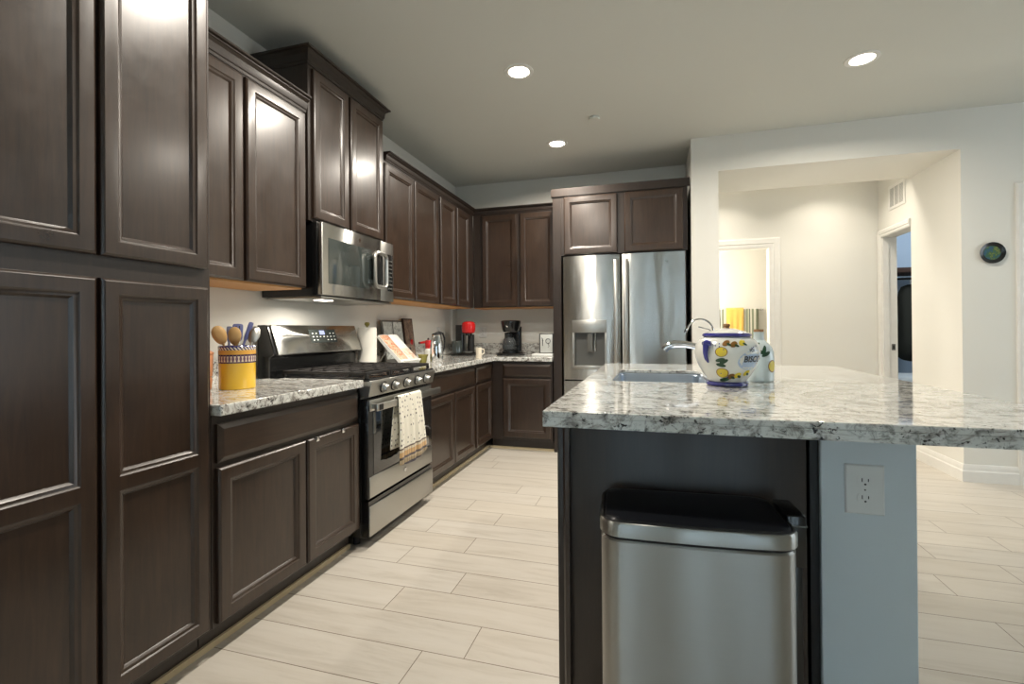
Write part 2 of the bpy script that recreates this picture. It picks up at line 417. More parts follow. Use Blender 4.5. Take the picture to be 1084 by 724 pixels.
SY0, SY1, SZ = YH, 5.452, 2.0       # doorway in the hall side wall
mb = MB().box(XB, XB+.12, SY1, 8, 0, ZC).box(XB, XB+.12, SY0, SY1, SZ, ZC)
struct(mb.build('wall_hall_right', 'wall'))
struct(box('wall_bath_back', 'wall', None, 1.9, 4.245, 6.75, 6.87, 0, ZC))
struct(box('wall_bath_left', 'wall', None, 1.9, 2.0, YB+.12, 6.75, 0, ZC))
struct(box('wall_bedroom_back', 'bedwall', None, 4.365, 7, 7.6, 7.72, 0, ZC))
struct(box('wall_bedroom_right', 'bedwall', None, 6.9, 7, 4.915, 7.6, 0, ZC))
struct(box('wall_right', 'wall', None, 7, 7.12, -4.1, 8, 0, ZC))
mb = MB(); xs = [0]+[q for w_ in REAR_WINDOWS for q in w_]+[7]
for i in range(0, len(xs), 2): mb.box(xs[i], xs[i+1], -4.1, -3.98, 0, ZC)
for a, b in REAR_WINDOWS: mb.box(a, b, -4.1, -3.98, 2.17, ZC).box(a, b, -4.1, -3.98, 0, .12)
struct(mb.build('wall_rear', 'wall'))
for i, (a, b) in enumerate(REAR_WINDOWS):
    m_ = MB().box(a, a+.04, -4.03, -3.985, .12, 2.17).box(b-.04, b, -4.03, -3.985, .12, 2.17).box(a, b, -4.03, -3.985, 2.13, 2.17).box(a, b, -4.03, -3.985, .12, .16)
    struct(m_.build('window_%d' % (i+1), 'trim'))
def baseboard(name, path, side):
    prof = [(0, 0), (.016, 0), (.016, .075), (.011, .085), (.011, .105), (.005, .125), (0, .125)]
    P = [Vector(p) for p in path]; rings = []
    for i, p in enumerate(P):
        ns = []
        for a, b in ((i-1, i), (i, i+1)):
            if a >= 0 and b < len(P):
                t = (P[b]-P[a]).normalized(); ns.append(Vector((t.y, -t.x))*side)
        n = ns[0] if len(ns) == 1 else (ns[0]+ns[1])/(1+ns[0].dot(ns[1]))
        rings.append([(p.x+n.x*o, p.y+n.y*o, z) for o, z in prof])
    struct(MB().loops(rings).build(name, 'trim', angle=20))
baseboard('baseboard_right', [(XB, YH), (XB, YW), (DX0-.085, YW)], 1)
baseboard('baseboard_hall', [(HX1+.13, YB), (XB, YB)], 1)
baseboard('baseboard_left', [(2.4, YW), (XA, YW), (XA, YH)], 1)
def casing(name, F, u0, u1, z1, w=.085, near=True):
    """door casing around an opening u0..u1 up to z1, drawn on (u, z, d)"""
    mb = MB()
    for lp in ([(u0-w, 0), (u0-w, z1+w), (u1+w, z1+w), (u1+w, 0)],):
        prof = [(0, 0), (0, .012), (.15, .018), (.55, .018), (.62, .013), (.85, .013), (1, .008), (1, 0)]
        rings = []
        for k, (cu, cz) in enumerate(((u0, 0), (u0, z1), (u1, z1), (u1, 0))):
            if k == 0 and not near: continue
            du = (-1, -1 if near else 0, 1, 1)[k]; dz = (0, 1, 1, 0)[k]
            rings.append([F(cu+du*w*(1-o), cz+dz*w*(1-o), d) for o, d in prof])
        mb.loops(rings)
    return struct(mb.build(name, 'trim', angle=20))
casing('trim_1', face_map('y', YB), HX0, HX1, HZ, .105)
casing('trim_2', lambda u, z, d: Vector((XB-d, u, z)), SY0+.002, SY1, SZ, .072, False)
casing('trim_3', face_map('y', YW), DX0, DX1, DZ)
struct(MB().box(XB-.0, XB+.12, SY1-.002, SY1+.0, 0, SZ).box(XB, XB+.05, SY1-.014, SY1-.002, 0, SZ).build('trim_4', 'trim'))
d1 = struct(MB().box(DX0+.004, DX1-.004, YW+.05, YW+.09, .006, DZ-.004).build('door_1', 'trim', bevel=.002))
for z0_, z1_ in ((.25, .95), (1.1, 1.9)):
    MB().loops([[(DX0+.12+i, YW+.05-d, z0_+i), (DX1-.12-i, YW+.05-d, z0_+i), (DX1-.12-i, YW+.05-d, z1_-i), (DX0+.12+i, YW+.05-d, z1_-i)] for i, d in ((0, 0), (.01, .008), (.03, .004))]).build('door_panel', 'trim', d1)

# ------------------------------------------------------------------ ceiling fittings
cans = [(1.30, 2.81, 'recessed ceiling light nearest the tall cabinet over the microwave'), (1.31, 3.99, 'smallest recessed ceiling light, in front of the refrigerator cabinet'),
        (3.28, 3.26, 'recessed ceiling light nearest the hall opening, right of the others'), (1.30, 1.63, 'recessed ceiling light over the near kitchen aisle')]
t = thing('recessed_light', cans[0][2], 'ceiling light', (cans[0][0], cans[0][1], ZC), group='recessed ceiling lights')
MB().lathe([(.062, -.001), (.066, -.006), (.088, -.004), (.09, 0), (.062, 0)], seg=40).build('trim_ring', 'white_plastic', t, local=True)
MB().lathe([(.0, 0), (.061, 0), (.061, -.003), (.04, -.005), (0, -.006)], seg=40).build('diffuser', 'lamp', t, local=True)
CAN = t
for i, (x, y, lb) in enumerate(cans):
    if i: dup(t, (x, y, ZC), label=lb)
    area('can_light', (x, y, ZC-.012), (0, 0, 0), .12, .12, CAN_POWER, WARM, 'DISK', 165)
t = thing('sprinkler_cover', 'small round white sprinkler cover on the ceiling between the lights', 'sprinkler cover', (1.673, 3.577, ZC))
MB().lathe([(0, -.004), (.036, -.004), (.04, -.012), (.037, -.02), (0, -.022)], seg=28).build('cover_plate', 'ceil', t, local=True)
MB().lathe([(.046, 0), (.047, -.002), (.036, -.003), (.036, 0)], seg=28).build('ring', 'ceil', t, local=True)

# ------------------------------------------------------------------ left wall cabinets
FX = .61                              # face of the base and pantry frames
ZT = .833                             # top of base cabinets
t = thing('pantry_cabinet', 'tall dark brown pantry cabinet at the left edge, four doors', 'pantry cabinet', (.3, .93, 0))
MB().box(.004, FX, .57, 1.283, .1, 2.52).box(.03, .55, .57, 1.283, 0, .1).build('carcass', 'wood_dark', t, bevel=.002)
for u0, u1 in ((.61, .9265), (.9375, 1.264)):
    door('x', FX, u0, u1, 1.336, 2.42, .04, parent=t)
    door('x', FX, u0, u1, .115, 1.274, .04, mid=.698, parent=t)
crown([(FX, .57), (FX, 1.283)], 2.45, .07, .045, t)
def base_cab(label, y0, y1, drawers, doors, parent_name='base_cabinet', inner=.004):
    t = thing(parent_name, label, 'base cabinet', (.3, (y0+y1)/2, 0), group='dark base cabinets')
    MB().box(inner, FX, y0, y1, .1, ZT).box(.03, .55, y0, y1, 0, .1).build('carcass', 'wood_dark', t, bevel=.0015)
    for a, b in drawers: drawer('x', FX, a, b, .668, .803, t)
    for a, b in doors: door('x', FX, a, b, .113, .650, .043, parent=t)
    return t
base_cab('dark base cabinet between the pantry and the range, one wide drawer over two doors', 1.285, 2.132, [(1.300, 2.118)], [(1.300, 1.732), (1.742, 2.120)])
base_cab('dark base cabinet directly right of the range, below the counter with the steel carafe', 2.892, 3.795, [(2.905, 3.782)], [(2.905, 3.345), (3.355, 3.78)])
base_cab('narrow dark base cabinet with one small drawer, in the far inside corner', 3.797, 4.262, [(3.825, 4.222)], [(3.825, 4.222)])
YBF = 4.26                            # frame plane of the back run
t = thing('base_cabinet', 'dark base cabinet on the back wall beside the refrigerator, single drawer and door', 'base cabinet', (.9, 4.55, 0), group='dark base cabinets')
MB().box(.612, 1.196, YBF, 4.866, .1, ZT).box(.60, 1.196, YBF+.06, 4.84, 0, .1).build('carcass', 'wood_dark', t, bevel=.0015)
drawer('y', YBF, .728, 1.185, .69, .805, t)
door('y', YBF, .728, 1.185, .125, .672, .05, parent=t)
struct(MB().box(.55, .562, .57, 2.132, 0, .022).build('trim_5', 'shoe'))
struct(MB().box(.55, .562, 2.892, YBF+.048, 0, .022).box(.562, 1.196, YBF+.048, YBF+.06, 0, .022).build('trim_6', 'shoe'))

# uppers
UX = .325
t = thing('wall_cabinet', 'dark two-door wall cabinet with crown, between the pantry and the microwave', 'wall cabinet', (.16, 1.69, 1.344), group='dark wall cabinets')
MB().box(.004, UX, 1.285, 2.095, 1.352, 2.30).build('carcass', 'wood_dark', t, bevel=.0015)
box('underside', 'maple', t, .004, UX-.02, 1.29, 2.09, 1.344, 1.352)
door('x', UX, 1.312, 1.689, 1.352, 2.262, .045, parent=t); door('x', UX, 1.705, 2.083, 1.352, 2.262, .045, parent=t)
crown([(UX, 1.285), (UX, 2.103)], 2.275, .078, .042, t)
TX = .335
t = thing('wall_cabinet', 'raised dark two-door wall cabinet above the microwave, its crown higher than its neighbours', 'wall cabinet', (.16, 2.47, 1.71), group='dark wall cabinets')
MB().box(.004, TX, 2.108, 2.832, 1.712, 2.56).build('carcass', 'wood_dark', t, bevel=.0015)
door('x', TX, 2.135, 2.44, 1.725, 2.525, .045, parent=t); door('x', TX, 2.462, 2.812, 1.725, 2.525, .045, parent=t)
crown([(.004, 2.108), (TX, 2.108), (TX, 2.832), (.004, 2.832)], 2.54, .08, .042, t)
t = thing('wall_cabinet', 'dark two-door wall cabinet directly right of the microwave', 'wall cabinet', (.16, 3.28, 1.344), group='dark wall cabinets')
MB().box(.004, UX, 2.85, 3.712, 1.352, 2.29).build('carcass', 'wood_dark', t, bevel=.0015)
box('underside', 'maple', t, .004, UX-.02, 2.855, 3.708, 1.344, 1.352)
door('x', UX, 2.86, 3.262, 1.356, 2.268, .045, parent=t); door('x', UX, 3.278, 3.692, 1.356, 2.268, .045, parent=t)
t = thing('wall_cabinet', 'narrow-looking dark wall cabinet on the left wall at the inside corner', 'wall cabinet', (.16, 4.12, 1.344), group='dark wall cabinets')
MB().box(.004, UX, 3.714, 4.545, 1.352, 2.29).build('carcass', 'wood_dark', t, bevel=.0015)
box('underside', 'maple', t, .004, UX-.02, 3.718, 4.54, 1.344, 1.352)
door('x', UX, 3.74, 4.065, 1.356, 2.268, .045, parent=t); door('x', UX, 4.10, 4.41, 1.356, 2.268, .045, parent=t)
YUF = 4.55
t = thing('wall_cabinet', 'dark two-door wall cabinet on the back wall above the drip coffee maker', 'wall cabinet', (.76, 4.7, 1.344), group='dark wall cabinets')
MB().box(.327, 1.20, YUF, 4.866, 1.352, 2.30).build('carcass', 'wood_dark', t, bevel=.0015)
box('underside', 'maple', t, .327, 1.2, YUF+.02, 4.866, 1.344, 1.352)
door('y', YUF, .425, .79, 1.358, 2.275, .045, parent=t); door('y', YUF, .822, 1.172, 1.358, 2.275, .045, parent=t)
cr = crown([(UX, 2.88), (UX, YUF-.001), (1.178, YUF-.001)], 2.292, .06, .042, None)
tag(cr, 'dark crown moulding running round the inside corner above the wall cabinets', 'crown moulding')

# refrigerator surround
YF = 4.285
t = thing('refrigerator_cabinet', 'dark cabinet surround with two doors above the refrigerator', 'refrigerator cabinet', (1.78, 4.57, 0))
MB().box(1.205, 1.282, YF, 4.866, 0, 2.36).build('side_panel', 'wood_dark', t, bevel=.002)
MB().box(1.282, 2.372, YF, 4.866, 1.795, 2.36).build('carcass', 'wood_dark', t, bevel=.002)
door('y', YF, 1.312, 1.787, 1.803, 2.325, .05, parent=t); door('y', YF, 1.848, 2.335, 1.803, 2.325, .05, parent=t)
crown([(1.205, 4.86), (1.205, YF), (2.392, YF)], 2.338, .07, .042, t, side=-1)

# ------------------------------------------------------------------ counters
CT, CB = .873, .833
cl = thing('countertop', 'short speckled granite countertop between the pantry and the range', 'countertop', (.32, 1.7, CB), group='granite countertops')
MB().prism([(.004, 1.287), (.65, 1.287), (.65, 2.128), (.16, 2.128), (.16, 2.08), (.004, 2.08)], CB+.001, CT).build('slab', 'granite', cl, bevel=.004)
tag(box('backsplash', 'granite', None, .004, .024, 1.287, 2.03, CT, .985, bevel=.002), 'short granite backsplash strip behind the yellow crock', 'backsplash', 'granite backsplash strips')
cr_ = thing('countertop', 'long L-shaped speckled granite countertop running from the range to the refrigerator', 'countertop', (.4, 4.0, CB), group='granite countertops')
MB().prism([(.004, 2.893), (.65, 2.893), (.65, 4.225), (1.2, 4.225), (1.2, 4.866), (.004, 4.866)], CB+.001, CT).build('slab', 'granite', cr_, bevel=.004)
tag(box('backsplash', 'granite', None, .004, .024, 2.893, 4.866, CT, .985, bevel=.002), 'granite backsplash strip on the left wall behind the cookbook and carafe', 'backsplash', 'granite backsplash strips')
tag(box('backsplash', 'granite', None, .0245, 1.2, 4.846, 4.866, CT, .985, bevel=.002), 'granite backsplash strip on the back wall behind the coffee machines', 'backsplash', 'granite backsplash strips')

# ------------------------------------------------------------------ range
RY0, RY1, RX = 2.14, 2.882, .665
t = thing('gas_range', 'stainless steel gas range with black grates between the base cabinets', 'range', (.35, 2.51, 0))
MB().box(.03, RX-.045, RY0, RY1, .055, .862, .003).build('body', 'black', t)
for x in (.08, .56):
    for y in (RY0+.05, RY1-.05): MB().lathe([(.018, 0), (.018, .056)], (x, y, 0), 12).build('foot', 'black_matte', t)
mb = MB(); mb.box(.03, RX+.012, RY0-.0, RY1, .858, .876, .004); mb.build('cooktop', 'black', t)
# sloped control panel
F = lambda y: [(RX-.05, y, .858), (RX+.016, y, .866), (RX+.022, y, .856), (RX+.006, y, .782), (RX-.05, y, .782)]
MB().loops([F(RY0), F(RY1)]).build('control_panel', 'steel_flat', t, bevel=.002)
kn = Vector((.98, 0, -.2)).normalized(); kq = Vector((0, 0, 1)).rotation_difference(kn).to_matrix()
for y in (2.265, 2.375, 2.51, 2.645, 2.76):
    k = MB().lathe([(.026, 0), (.026, .006), (.0215, .01), (.0195, .03), (.017, .034), (0, .034)], (RX+.014, y, .822), 22, tilt=kq).build('knob', 'steel_flat', t)
    MB().lathe([(.031, 0), (.031, .005), (.0, .005)], (RX+.0135, y, .822), 22, tilt=kq).build('knob_bezel', 'black_matte', k)
# oven door
dr = MB().box(RX-.044, RX-.002, RY0+.004, RY1-.004, .252, .768, .004).build('oven_door', 'black', t)
MB().box(RX-.002, RX+.003, RY0+.012, RY1-.012, .258, .365, .002).build('door_band', 'steel_flat', dr)
MB().box(RX-.002, RX+.003, RY0+.016, RY1-.016, .705, .764, .002).build('door_band', 'steel_flat', dr)
MB().box(RX-.003, RX+.001, RY0+.05, RY1-.05, .372, .698, .001).build('window', 'glass_dark', dr)
hd = MB().box(RX+.042, RX+.06, RY0-.005, RY1+.012, .712, .75, .005).build('handle', 'steel_flat', dr)
for y in (RY0+.045, RY1-.045): MB().box(RX, RX+.044, y-.014, y+.014, .718, .744, .003).build('handle_bracket', 'steel_flat', dr)
MB().box(RX+.0602, RX+.0612, RY0+.012, RY0+.05, .716, .746, .0).build('badge', 'slot', dr)
MB().lathe([(.014, 0), (.014, .003), (.010, .004), (0, .004)], (RX+.003, 2.515, .308), 24, 'x').build('badge', 'chrome', dr)
MB().box(RX-.045, RX-.004, RY0+.008, RY1-.008, .055, .24).build('drawer_body', 'black', t)
MB().box(RX-.004, RX+.006, RY0+.006, RY1-.006, .062, .216, .004).build('drawer', 'steel_flat', t)
# burners and grates
for bx, by, br in ((.24, 2.30, .04), (.5, 2.30, .05), (.37, 2.51, .055), (.24, 2.72, .05), (.5, 2.72, .04)):
    b_ = MB().lathe([(br, 0), (br, .008), (br*.85, .012), (0, .012)], (bx, by, .876), 20).build('burner', 'iron', t)
    MB().lathe([(br*.7, .012), (br*.7, .019), (br*.6, .022), (0, .022)], (bx, by, .876), 20).build('burner_cap', 'iron', b_)
for a, b in ((RY0+.012, 2.383), (2.387, 2.633), (2.637, RY1-.012)):
    mb = MB(); x0, x1, z0, z1 = .13, RX-.02, .893, .909
    for x in (x0, x1): mb.box(x-.006, x+.006, a, b, z0, z1, .003)
    for y in (a+.006, b-.006, (a+b)/2): mb.box(x0, x1, y-.005, y+.005, z0, z1, .002)
    for k in range(1, 6):
        x = x0+(x1-x0)*k/6; mb.box(x-.0045, x+.0045, a+.02, b-.02, z0+.002, z1, .002)
    for x in (x0, x1):
        for y in (a+.008, b-.008): mb.box(x-.008, x+.008, y-.008, y+.008, .876, z0+.002, .002)
    mb.build('grate', 'iron', t)
# backguard with slanted steel face
y0, y1 = 2.085, 2.862
P = lambda y: [(.02, y, .858), (.10, y, .858), (.10, y, .98), (.135, y, 1.0), (.085, y, 1.152), (.07, y, 1.16), (.02, y, 1.16)]
MB().loops([P(y0), P(y1)]).build('backguard', 'black', t, bevel=.004)
S = lambda y: Vector((0, y, 0))
def slant(u, v, d):                    # u along y, v 0..1 up the slanted face, d out
    a = Vector((.135, 0, 1.0)); b = Vector((.085, 0, 1.152)); n = Vector((.95, 0, .31)).normalized()
    p = a.lerp(b, v)+n*d; return Vector((p.x, u, p.z))
ring = lambda u0, u1, v0, v1, d: [slant(u0, v0, d), slant(u1, v0, d), slant(u1, v1, d), slant(u0, v1, d)]
fc = MB().loops([ring(y0+.02, y1, -.04, 1.04, 0), ring(y0+.02, y1, -.04, 1.04, .006), ring(y0+.026, y1-.006, 0, 1, .01)]).build('backguard_face', 'steel', t)
mb = MB().loops([ring(2.385, 2.625, .34, .86, .009), ring(2.385, 2.625, .34, .86, .012)], mat='grey_glass')
for i in range(7):
    for j in range(3):
        if j == 2 and 1 < i < 5 or (j == 0 and i in (2, 3)): continue
        u = 2.405+i*.032; v = .43+j*.13; mb.loops([ring(u, u+.012, v, v+.035, .012), ring(u, u+.012, v, v+.035, .0124)], mat='white_plastic')
dp = mb.build('display_panel', None, t)
MB().loops([ring(2.475, 2.52, .66, .82, .012), ring(2.475, 2.52, .66, .82, .0127)]).build('clock', 'display', dp)

# dish towel over the oven handle (folded lengthwise, the back layer hangs to the left)
path = []
hx = RX+.051; hz = .752
for k in range(8): path.append((hx-.014, .475+(hz-.475)*k/7, 0))
for k in range(1, 6):
    a = PI-PI*k/6; path.append((hx+.014*math.cos(a), hz+.012*math.sin(a), .5))
for k in range(11): path.append((hx+.014, hz-(hz-.385)*k/10, 1))
mb = MB(); N = 22; rows = []
for i, (x, z, s_) in enumerate(path):
    f = i/(len(path)-1); drop = (hz-z)/(hz-.385)
    if s_ == 1: ya, yb = 2.335-.005*drop, 2.60+.075*drop
    elif s_ == 0: ya, yb = 2.335-.055*drop, 2.60-.05*drop
    else: ya, yb = 2.335, 2.60
    row = []
    for j in range(N+1):
        u = j/N
        wv = (.009*math.sin(u*9+1.1)+.005*math.sin(u*21))*min(1, drop*2.2)
        sag = -.022*math.sin(u*PI)*(1 if s_ == 1 else .3)*drop + .012*u*drop
        row.append(mb.bm.verts.new((x+(abs(wv) if s_ == 1 else -abs(wv)*.25+.002), ya+(yb-ya)*u, z+sag*(1 if s_ != .5 else 0))))
    rows.append(row)
for a, b in zip(rows, rows[1:]):
    for j in range(N): mb.bm.faces.new((a[j], a[j+1], b[j+1], b[j]))
o = mb.build('dish_towel', 'dish_towel', angle=80)
tag(o, 'white patterned dish towel draped over the oven door handle', 'dish towel')
md = o.modifiers.new('thickness', 'SOLIDIFY'); md.thickness = .003; md.offset = 0

# chrome hooks over the base cabinet door
hooks = [(1.80, 'chrome hook over the cabinet door left of the range, nearer of the two'), (1.985, 'chrome hook over the cabinet door left of the range, next to the range')]
for y, lb in hooks:
    o = MB().box(FX+.002, FX+.022, y-.011, y+.011, .6505, .653, .0006).box(FX+.0205, FX+.023, y-.011, y+.011, .632, .653, .0008).build('door_hook', 'chrome')
    tag(o, lb, 'door hook', 'hooks over the cabinet door')

# ------------------------------------------------------------------ microwave
t = thing('microwave', 'stainless over-the-range microwave with black side under the raised cabinet', 'microwave', (.2, 2.49, 1.305))
MY0, MY1, MX = 2.135, 2.862, .365
MB().box(.004, MX, MY0, MY1, 1.312, 1.708, .003).build('body', 'black', t)
dr = MB().box(MX, MX+.031, MY0+.002, 2.705, 1.318, 1.706, .006).build('door', 'steel', t)
MB().box(MX+.031, MX+.0325, 2.188, 2.60, 1.382, 1.628, .001).build('window', 'grey_glass', dr)
MB().lathe([(.012, 0), (.012, .002), (0, .002)], (MX+.031, 2.475, 1.666), 24, 'x').build('badge', 'chrome', dr)
pn = MB().box(MX, MX+.031, 2.709, MY1, 1.318, 1.706, .004).build('control_panel', 'steel_flat', t)
MB().box(MX+.031, MX+.033, 2.785, 2.85, 1.385, 1.628, .001).build('keypad', 'glass_dark', pn)
mb = MB()
for i in range(3):
    for j in range(8): mb.box(MX+.033, MX+.0334, 2.793+i*.018, 2.805+i*.018, 1.40+j*.026, 1.408+j*.026)
mb.build('keys', 'recess', pn)
pts = [(MX+.055+.004*math.cos(2*a), 2.662+y_, 1.508+z_) for (y_, z_), a in zip(rrect(.135, .215, .035, 5), [0]*24)]
h_ = MB().tube(pts+[pts[0]], .013, 10).build('handle', 'steel_flat', dr)
MB().box(MX+.031, MX+.05, 2.607, 2.704, 1.412, 1.604, .006).build('handle_recess', 'black', dr)
for z in (1.43, 1.585): MB().box(MX+.03, MX+.05, 2.598, 2.616, z-.012, z+.012, .003).build('handle_bracket', 'steel_flat', dr)
MB().box(.03, MX+.02, MY0+.01, MY1-.01, 1.300, 1.312, .003).build('vent_plate', 'steel_flat', t)
MB().box(.25, .31, 2.25, 2.34, 1.297, 1.300, .001).build('lamp_lens', 'lamp', t)
area('microwave_lamp', (.28, 2.295, 1.292), (0, 0, 0), .06, .08, 4.0, WARM, 'RECTANGLE', 170)

# ------------------------------------------------------------------ refrigerator
FY = 4.27
t = thing('refrigerator', 'stainless steel french door refrigerator with water dispenser', 'refrigerator', (1.83, 4.57, 0))
MB().box(1.30, 2.352, FY+.06, 4.84, .03, 1.775).build('body', 'black_matte', t)
for x in (1.4, 2.25):
    for y in (4.4, 4.75): MB().lathe([(.03, 0), (.03, .03)], (x, y, 0), 14).build('foot', 'black_matte', t)
def fridge_door(u0, u1, z0, z1, hole=None, name='door'):
    """slightly bowed front"""
    n = 14; mb = MB(); rings = []
    bow = lambda u: .012*(1-((u-(u0+u1)/2)/((u1-u0)/2))**2)
    us = [u0, u0+.006]+[u0+.006+(u1-u0-.012)*k/n for k in range(1, n)]+[u1-.006, u1]
    if hole is None:
        rings = []
        for i, u in enumerate(us):
            e = .008 if i in (0, len(us)-1) else 0
            yf = FY+.004-bow(u)+e
            rings.append([(u, yf, z0), (u, yf, z1), (u, FY+.055, z1), (u, FY+.055, z0)])
        return mb.loops(rings).build(name, 'steel', t, angle=40)
    h0, h1, hz0, hz1 = hole
    us = sorted(set([u for u in us if abs(u-h0) > .012 and abs(u-h1) > .012]+[h0, h1]))
    zs = [z0, hz0, hz1, z1]; V = {}
    def v(i, j):
        if (i, j) not in V:
            u = us[i]; e = .008 if i in (0, len(us)-1) else 0
            V[i, j] = mb.bm.verts.new((u, FY+.004-bow(u)+e, zs[j]))
        return V[i, j]
    for i in range(len(us)-1):
        for j in range(3):
            if j == 1 and us[i] >= h0-1e-6 and us[i+1] <= h1+1e-6: continue
            mb.bm.faces.new((v(i, j), v(i+1, j), v(i+1, j+1), v(i, j+1)))
    B = [mb.bm.verts.new(p) for p in ((u0, FY+.055, z0), (u1, FY+.055, z0), (u1, FY+.055, z1), (u0, FY+.055, z1))]
    L = len(us)-1
    mb.bm.faces.new(B)
    mb.bm.faces.new([v(i, 0) for i in range(L+1)]+[B[1], B[0]]); mb.bm.faces.new([v(i, 3) for i in range(L+1)]+[B[2], B[3]])
    mb.bm.faces.new([v(0, j) for j in range(4)]+[B[3], B[0]]); mb.bm.faces.new([v(L, j) for j in range(4)]+[B[2], B[1]])
    return mb.build(name, 'steel', t, angle=40)
DH = (1.40, 1.672, .80, 1.195)
ld = fridge_door(1.297, 1.812, .672, 1.785, DH)
rd = fridge_door(1.82, 2.355, .672, 1.785)
fz = fridge_door(1.297, 2.355, .06, .66, name='freezer_drawer')
for dd, u in ((ld, 1.775), (rd, 1.858)):
    MB().box(u-.021, u+.021, FY-.052, FY-.038, .76, 1.735, .006).build('handle', 'steel_flat', dd)
    for z in (.8, 1.69): MB().box(u-.012, u+.012, FY-.04, FY+.0, z-.015, z+.015, .002).build('handle_bracket', 'steel_flat', dd)
MB().box(1.42, 2.23, FY-.055, FY-.04, .585, .62, .005).build('handle', 'steel_flat', fz)
for u in (1.47, 2.18): MB().box(u-.012, u+.012, FY-.042, FY, .59, .615, .002).build('handle_bracket', 'steel_flat', fz)
dsp = MB().box(DH[0]-.018, DH[1]+.018, FY-.016, FY+.004, 1.095, 1.208, .004).build('dispenser', 'steel_flat', t)
mb = MB(); x0, x1, z0, z1 = DH
mb.box(x0, x1, FY+.044, FY+.05, z0, z1).box(x0, x0+.006, FY-.008, FY+.05, z0, z1).box(x1-.006, x1, FY-.008, FY+.05, z0, z1)
mb.build('dispenser_recess', 'recess', dsp)
MB().box(x0-.018, x1+.018, FY-.02, FY+.05, .772, .80, .004).build('drip_tray', 'steel_flat', dsp)
for a in (x0-.018, x1): MB().box(a, a+.018, FY-.014, FY+.004, .79, 1.1, .003).build('dispenser_frame', 'steel_flat', dsp)
MB().box(1.515, 1.565, FY+.0, FY+.03, .92, 1.095, .006).build('dispenser_paddle', 'recess', dsp)
MB().tube([(1.585, FY+.012, 1.10), (1.585, FY+.012, .93), (1.565, FY+.012, .925)], .004, 8).build('dispenser_spout', 'chrome', dsp)
MB().lathe([(.012, 0), (.012, .003), (0, .003)], (2.2, FY-.008, 1.7), 20, 'y').build('badge', 'chrome', rd)

# ------------------------------------------------------------------ island
IX0, IX1, IY0, IY1, IZ, IB = 1.803, 3.0, 1.174, 2.905, .918, .878
PY = 1.335
t = thing('kitchen_island', 'kitchen island with dark wood end panel and white painted wall end', 'kitchen island', (2.25, 2.1, 0))
MB().box(1.845, 1.863, PY+.012, 2.87, .1, IB).box(2.43, 2.448, PY+.012, 2.87, .1, IB).box(1.863, 2.43, PY+.012, PY+.03, .1, IB).box(1.863, 2.43, 2.852, 2.87, .1, IB).box(1.845, 2.448, PY+.03, 2.85, .08, .1).box(1.88, 2.43, PY+.03, 2.85, 0, .08).build('carcass', 'wood_dark', t)
MB().box(1.812, 2.437, PY, PY+.018, 0, IB, .0015).build('end_panel', 'wood_dark', t)
MB().box(1.81, 1.828, PY-.004, PY+.02, 0, IB, .002).build('corner_post', 'wood_dark', t)
MB().box(2.437, 2.468, PY+.012, PY+.03, 0, IB, .001).build('filler_strip', 'black_matte', t)
MB().box(2.468, 2.668, PY-.0, 2.87, 0, IB).build('end_wall', 'island_paint', t, bevel=.003)
for a, b in ((1.32, 1.74), (1.75, 2.12), (2.13, 2.5), (2.51, 2.86)):
    F_ = lambda u, z, d: Vector((1.845-d, u, z))
    R_ = lambda i, d: [F_(a+i, .115+i, d), F_(b-i, .115+i, d), F_(b-i, .86-i, d), F_(a+i, .86-i, d)]
    MB().loops([R_(0, 0), R_(0, .012), R_(.006, .018), R_(.045, .018), R_(.06, .008)]).build('door', 'wood', t, angle=20)
ct = thing('countertop', 'thick speckled granite island top with a sink cut into it', 'countertop', (2.4, 2.04, IB), group='granite countertops')
SINK = rrect(.37, .545, .03, 5, 2.103, 2.19)
MB().prism([(IX0, IY0), (IX1, IY0), (IX1, IY1), (IX0, IY1)], IZ-.016, IZ, holes=[SINK]).build('slab', 'granite', ct, bevel=.003)
e_ = .0006
MB().box(IX0+e_, IX1-e_, IY0+e_, IY0+.045, IB, IZ-.016).box(IX0+e_, IX1-e_, IY1-.045, IY1-e_, IB, IZ-.016).box(IX0+e_, IX0+.045, IY0+.045, IY1-.045, IB, IZ-.016).box(IX1-.045, IX1-e_, IY0+.045, IY1-.045, IB, IZ-.016).build('built_up_edge', 'granite', ct)
SZ0 = IZ-.0165
sk = thing('sink', 'undermount stainless steel sink set in the island top', 'sink', (2.103, 2.19, IB-.2))
rings = []
for w_, d_, z_ in ((.42, .595, SZ0), (.378, .553, SZ0), (.366, .541, SZ0-.008), (.35, .525, IB-.18), (.30, .475, IB-.2)):
    rings.append([(x, y, z_) for x, y in rrect(w_, d_, .03, 5, 2.103, 2.19)])
o = MB().loops(rings, close_start=False).build('basin', 'steel_sink', sk)
for f in o.data.polygons: pass
MB().lathe([(.042, 0), (.042, .003), (.03, .002), (.0, .002)], (2.103, 2.19, IB-.2), 24).build('drain', 'chrome', sk)

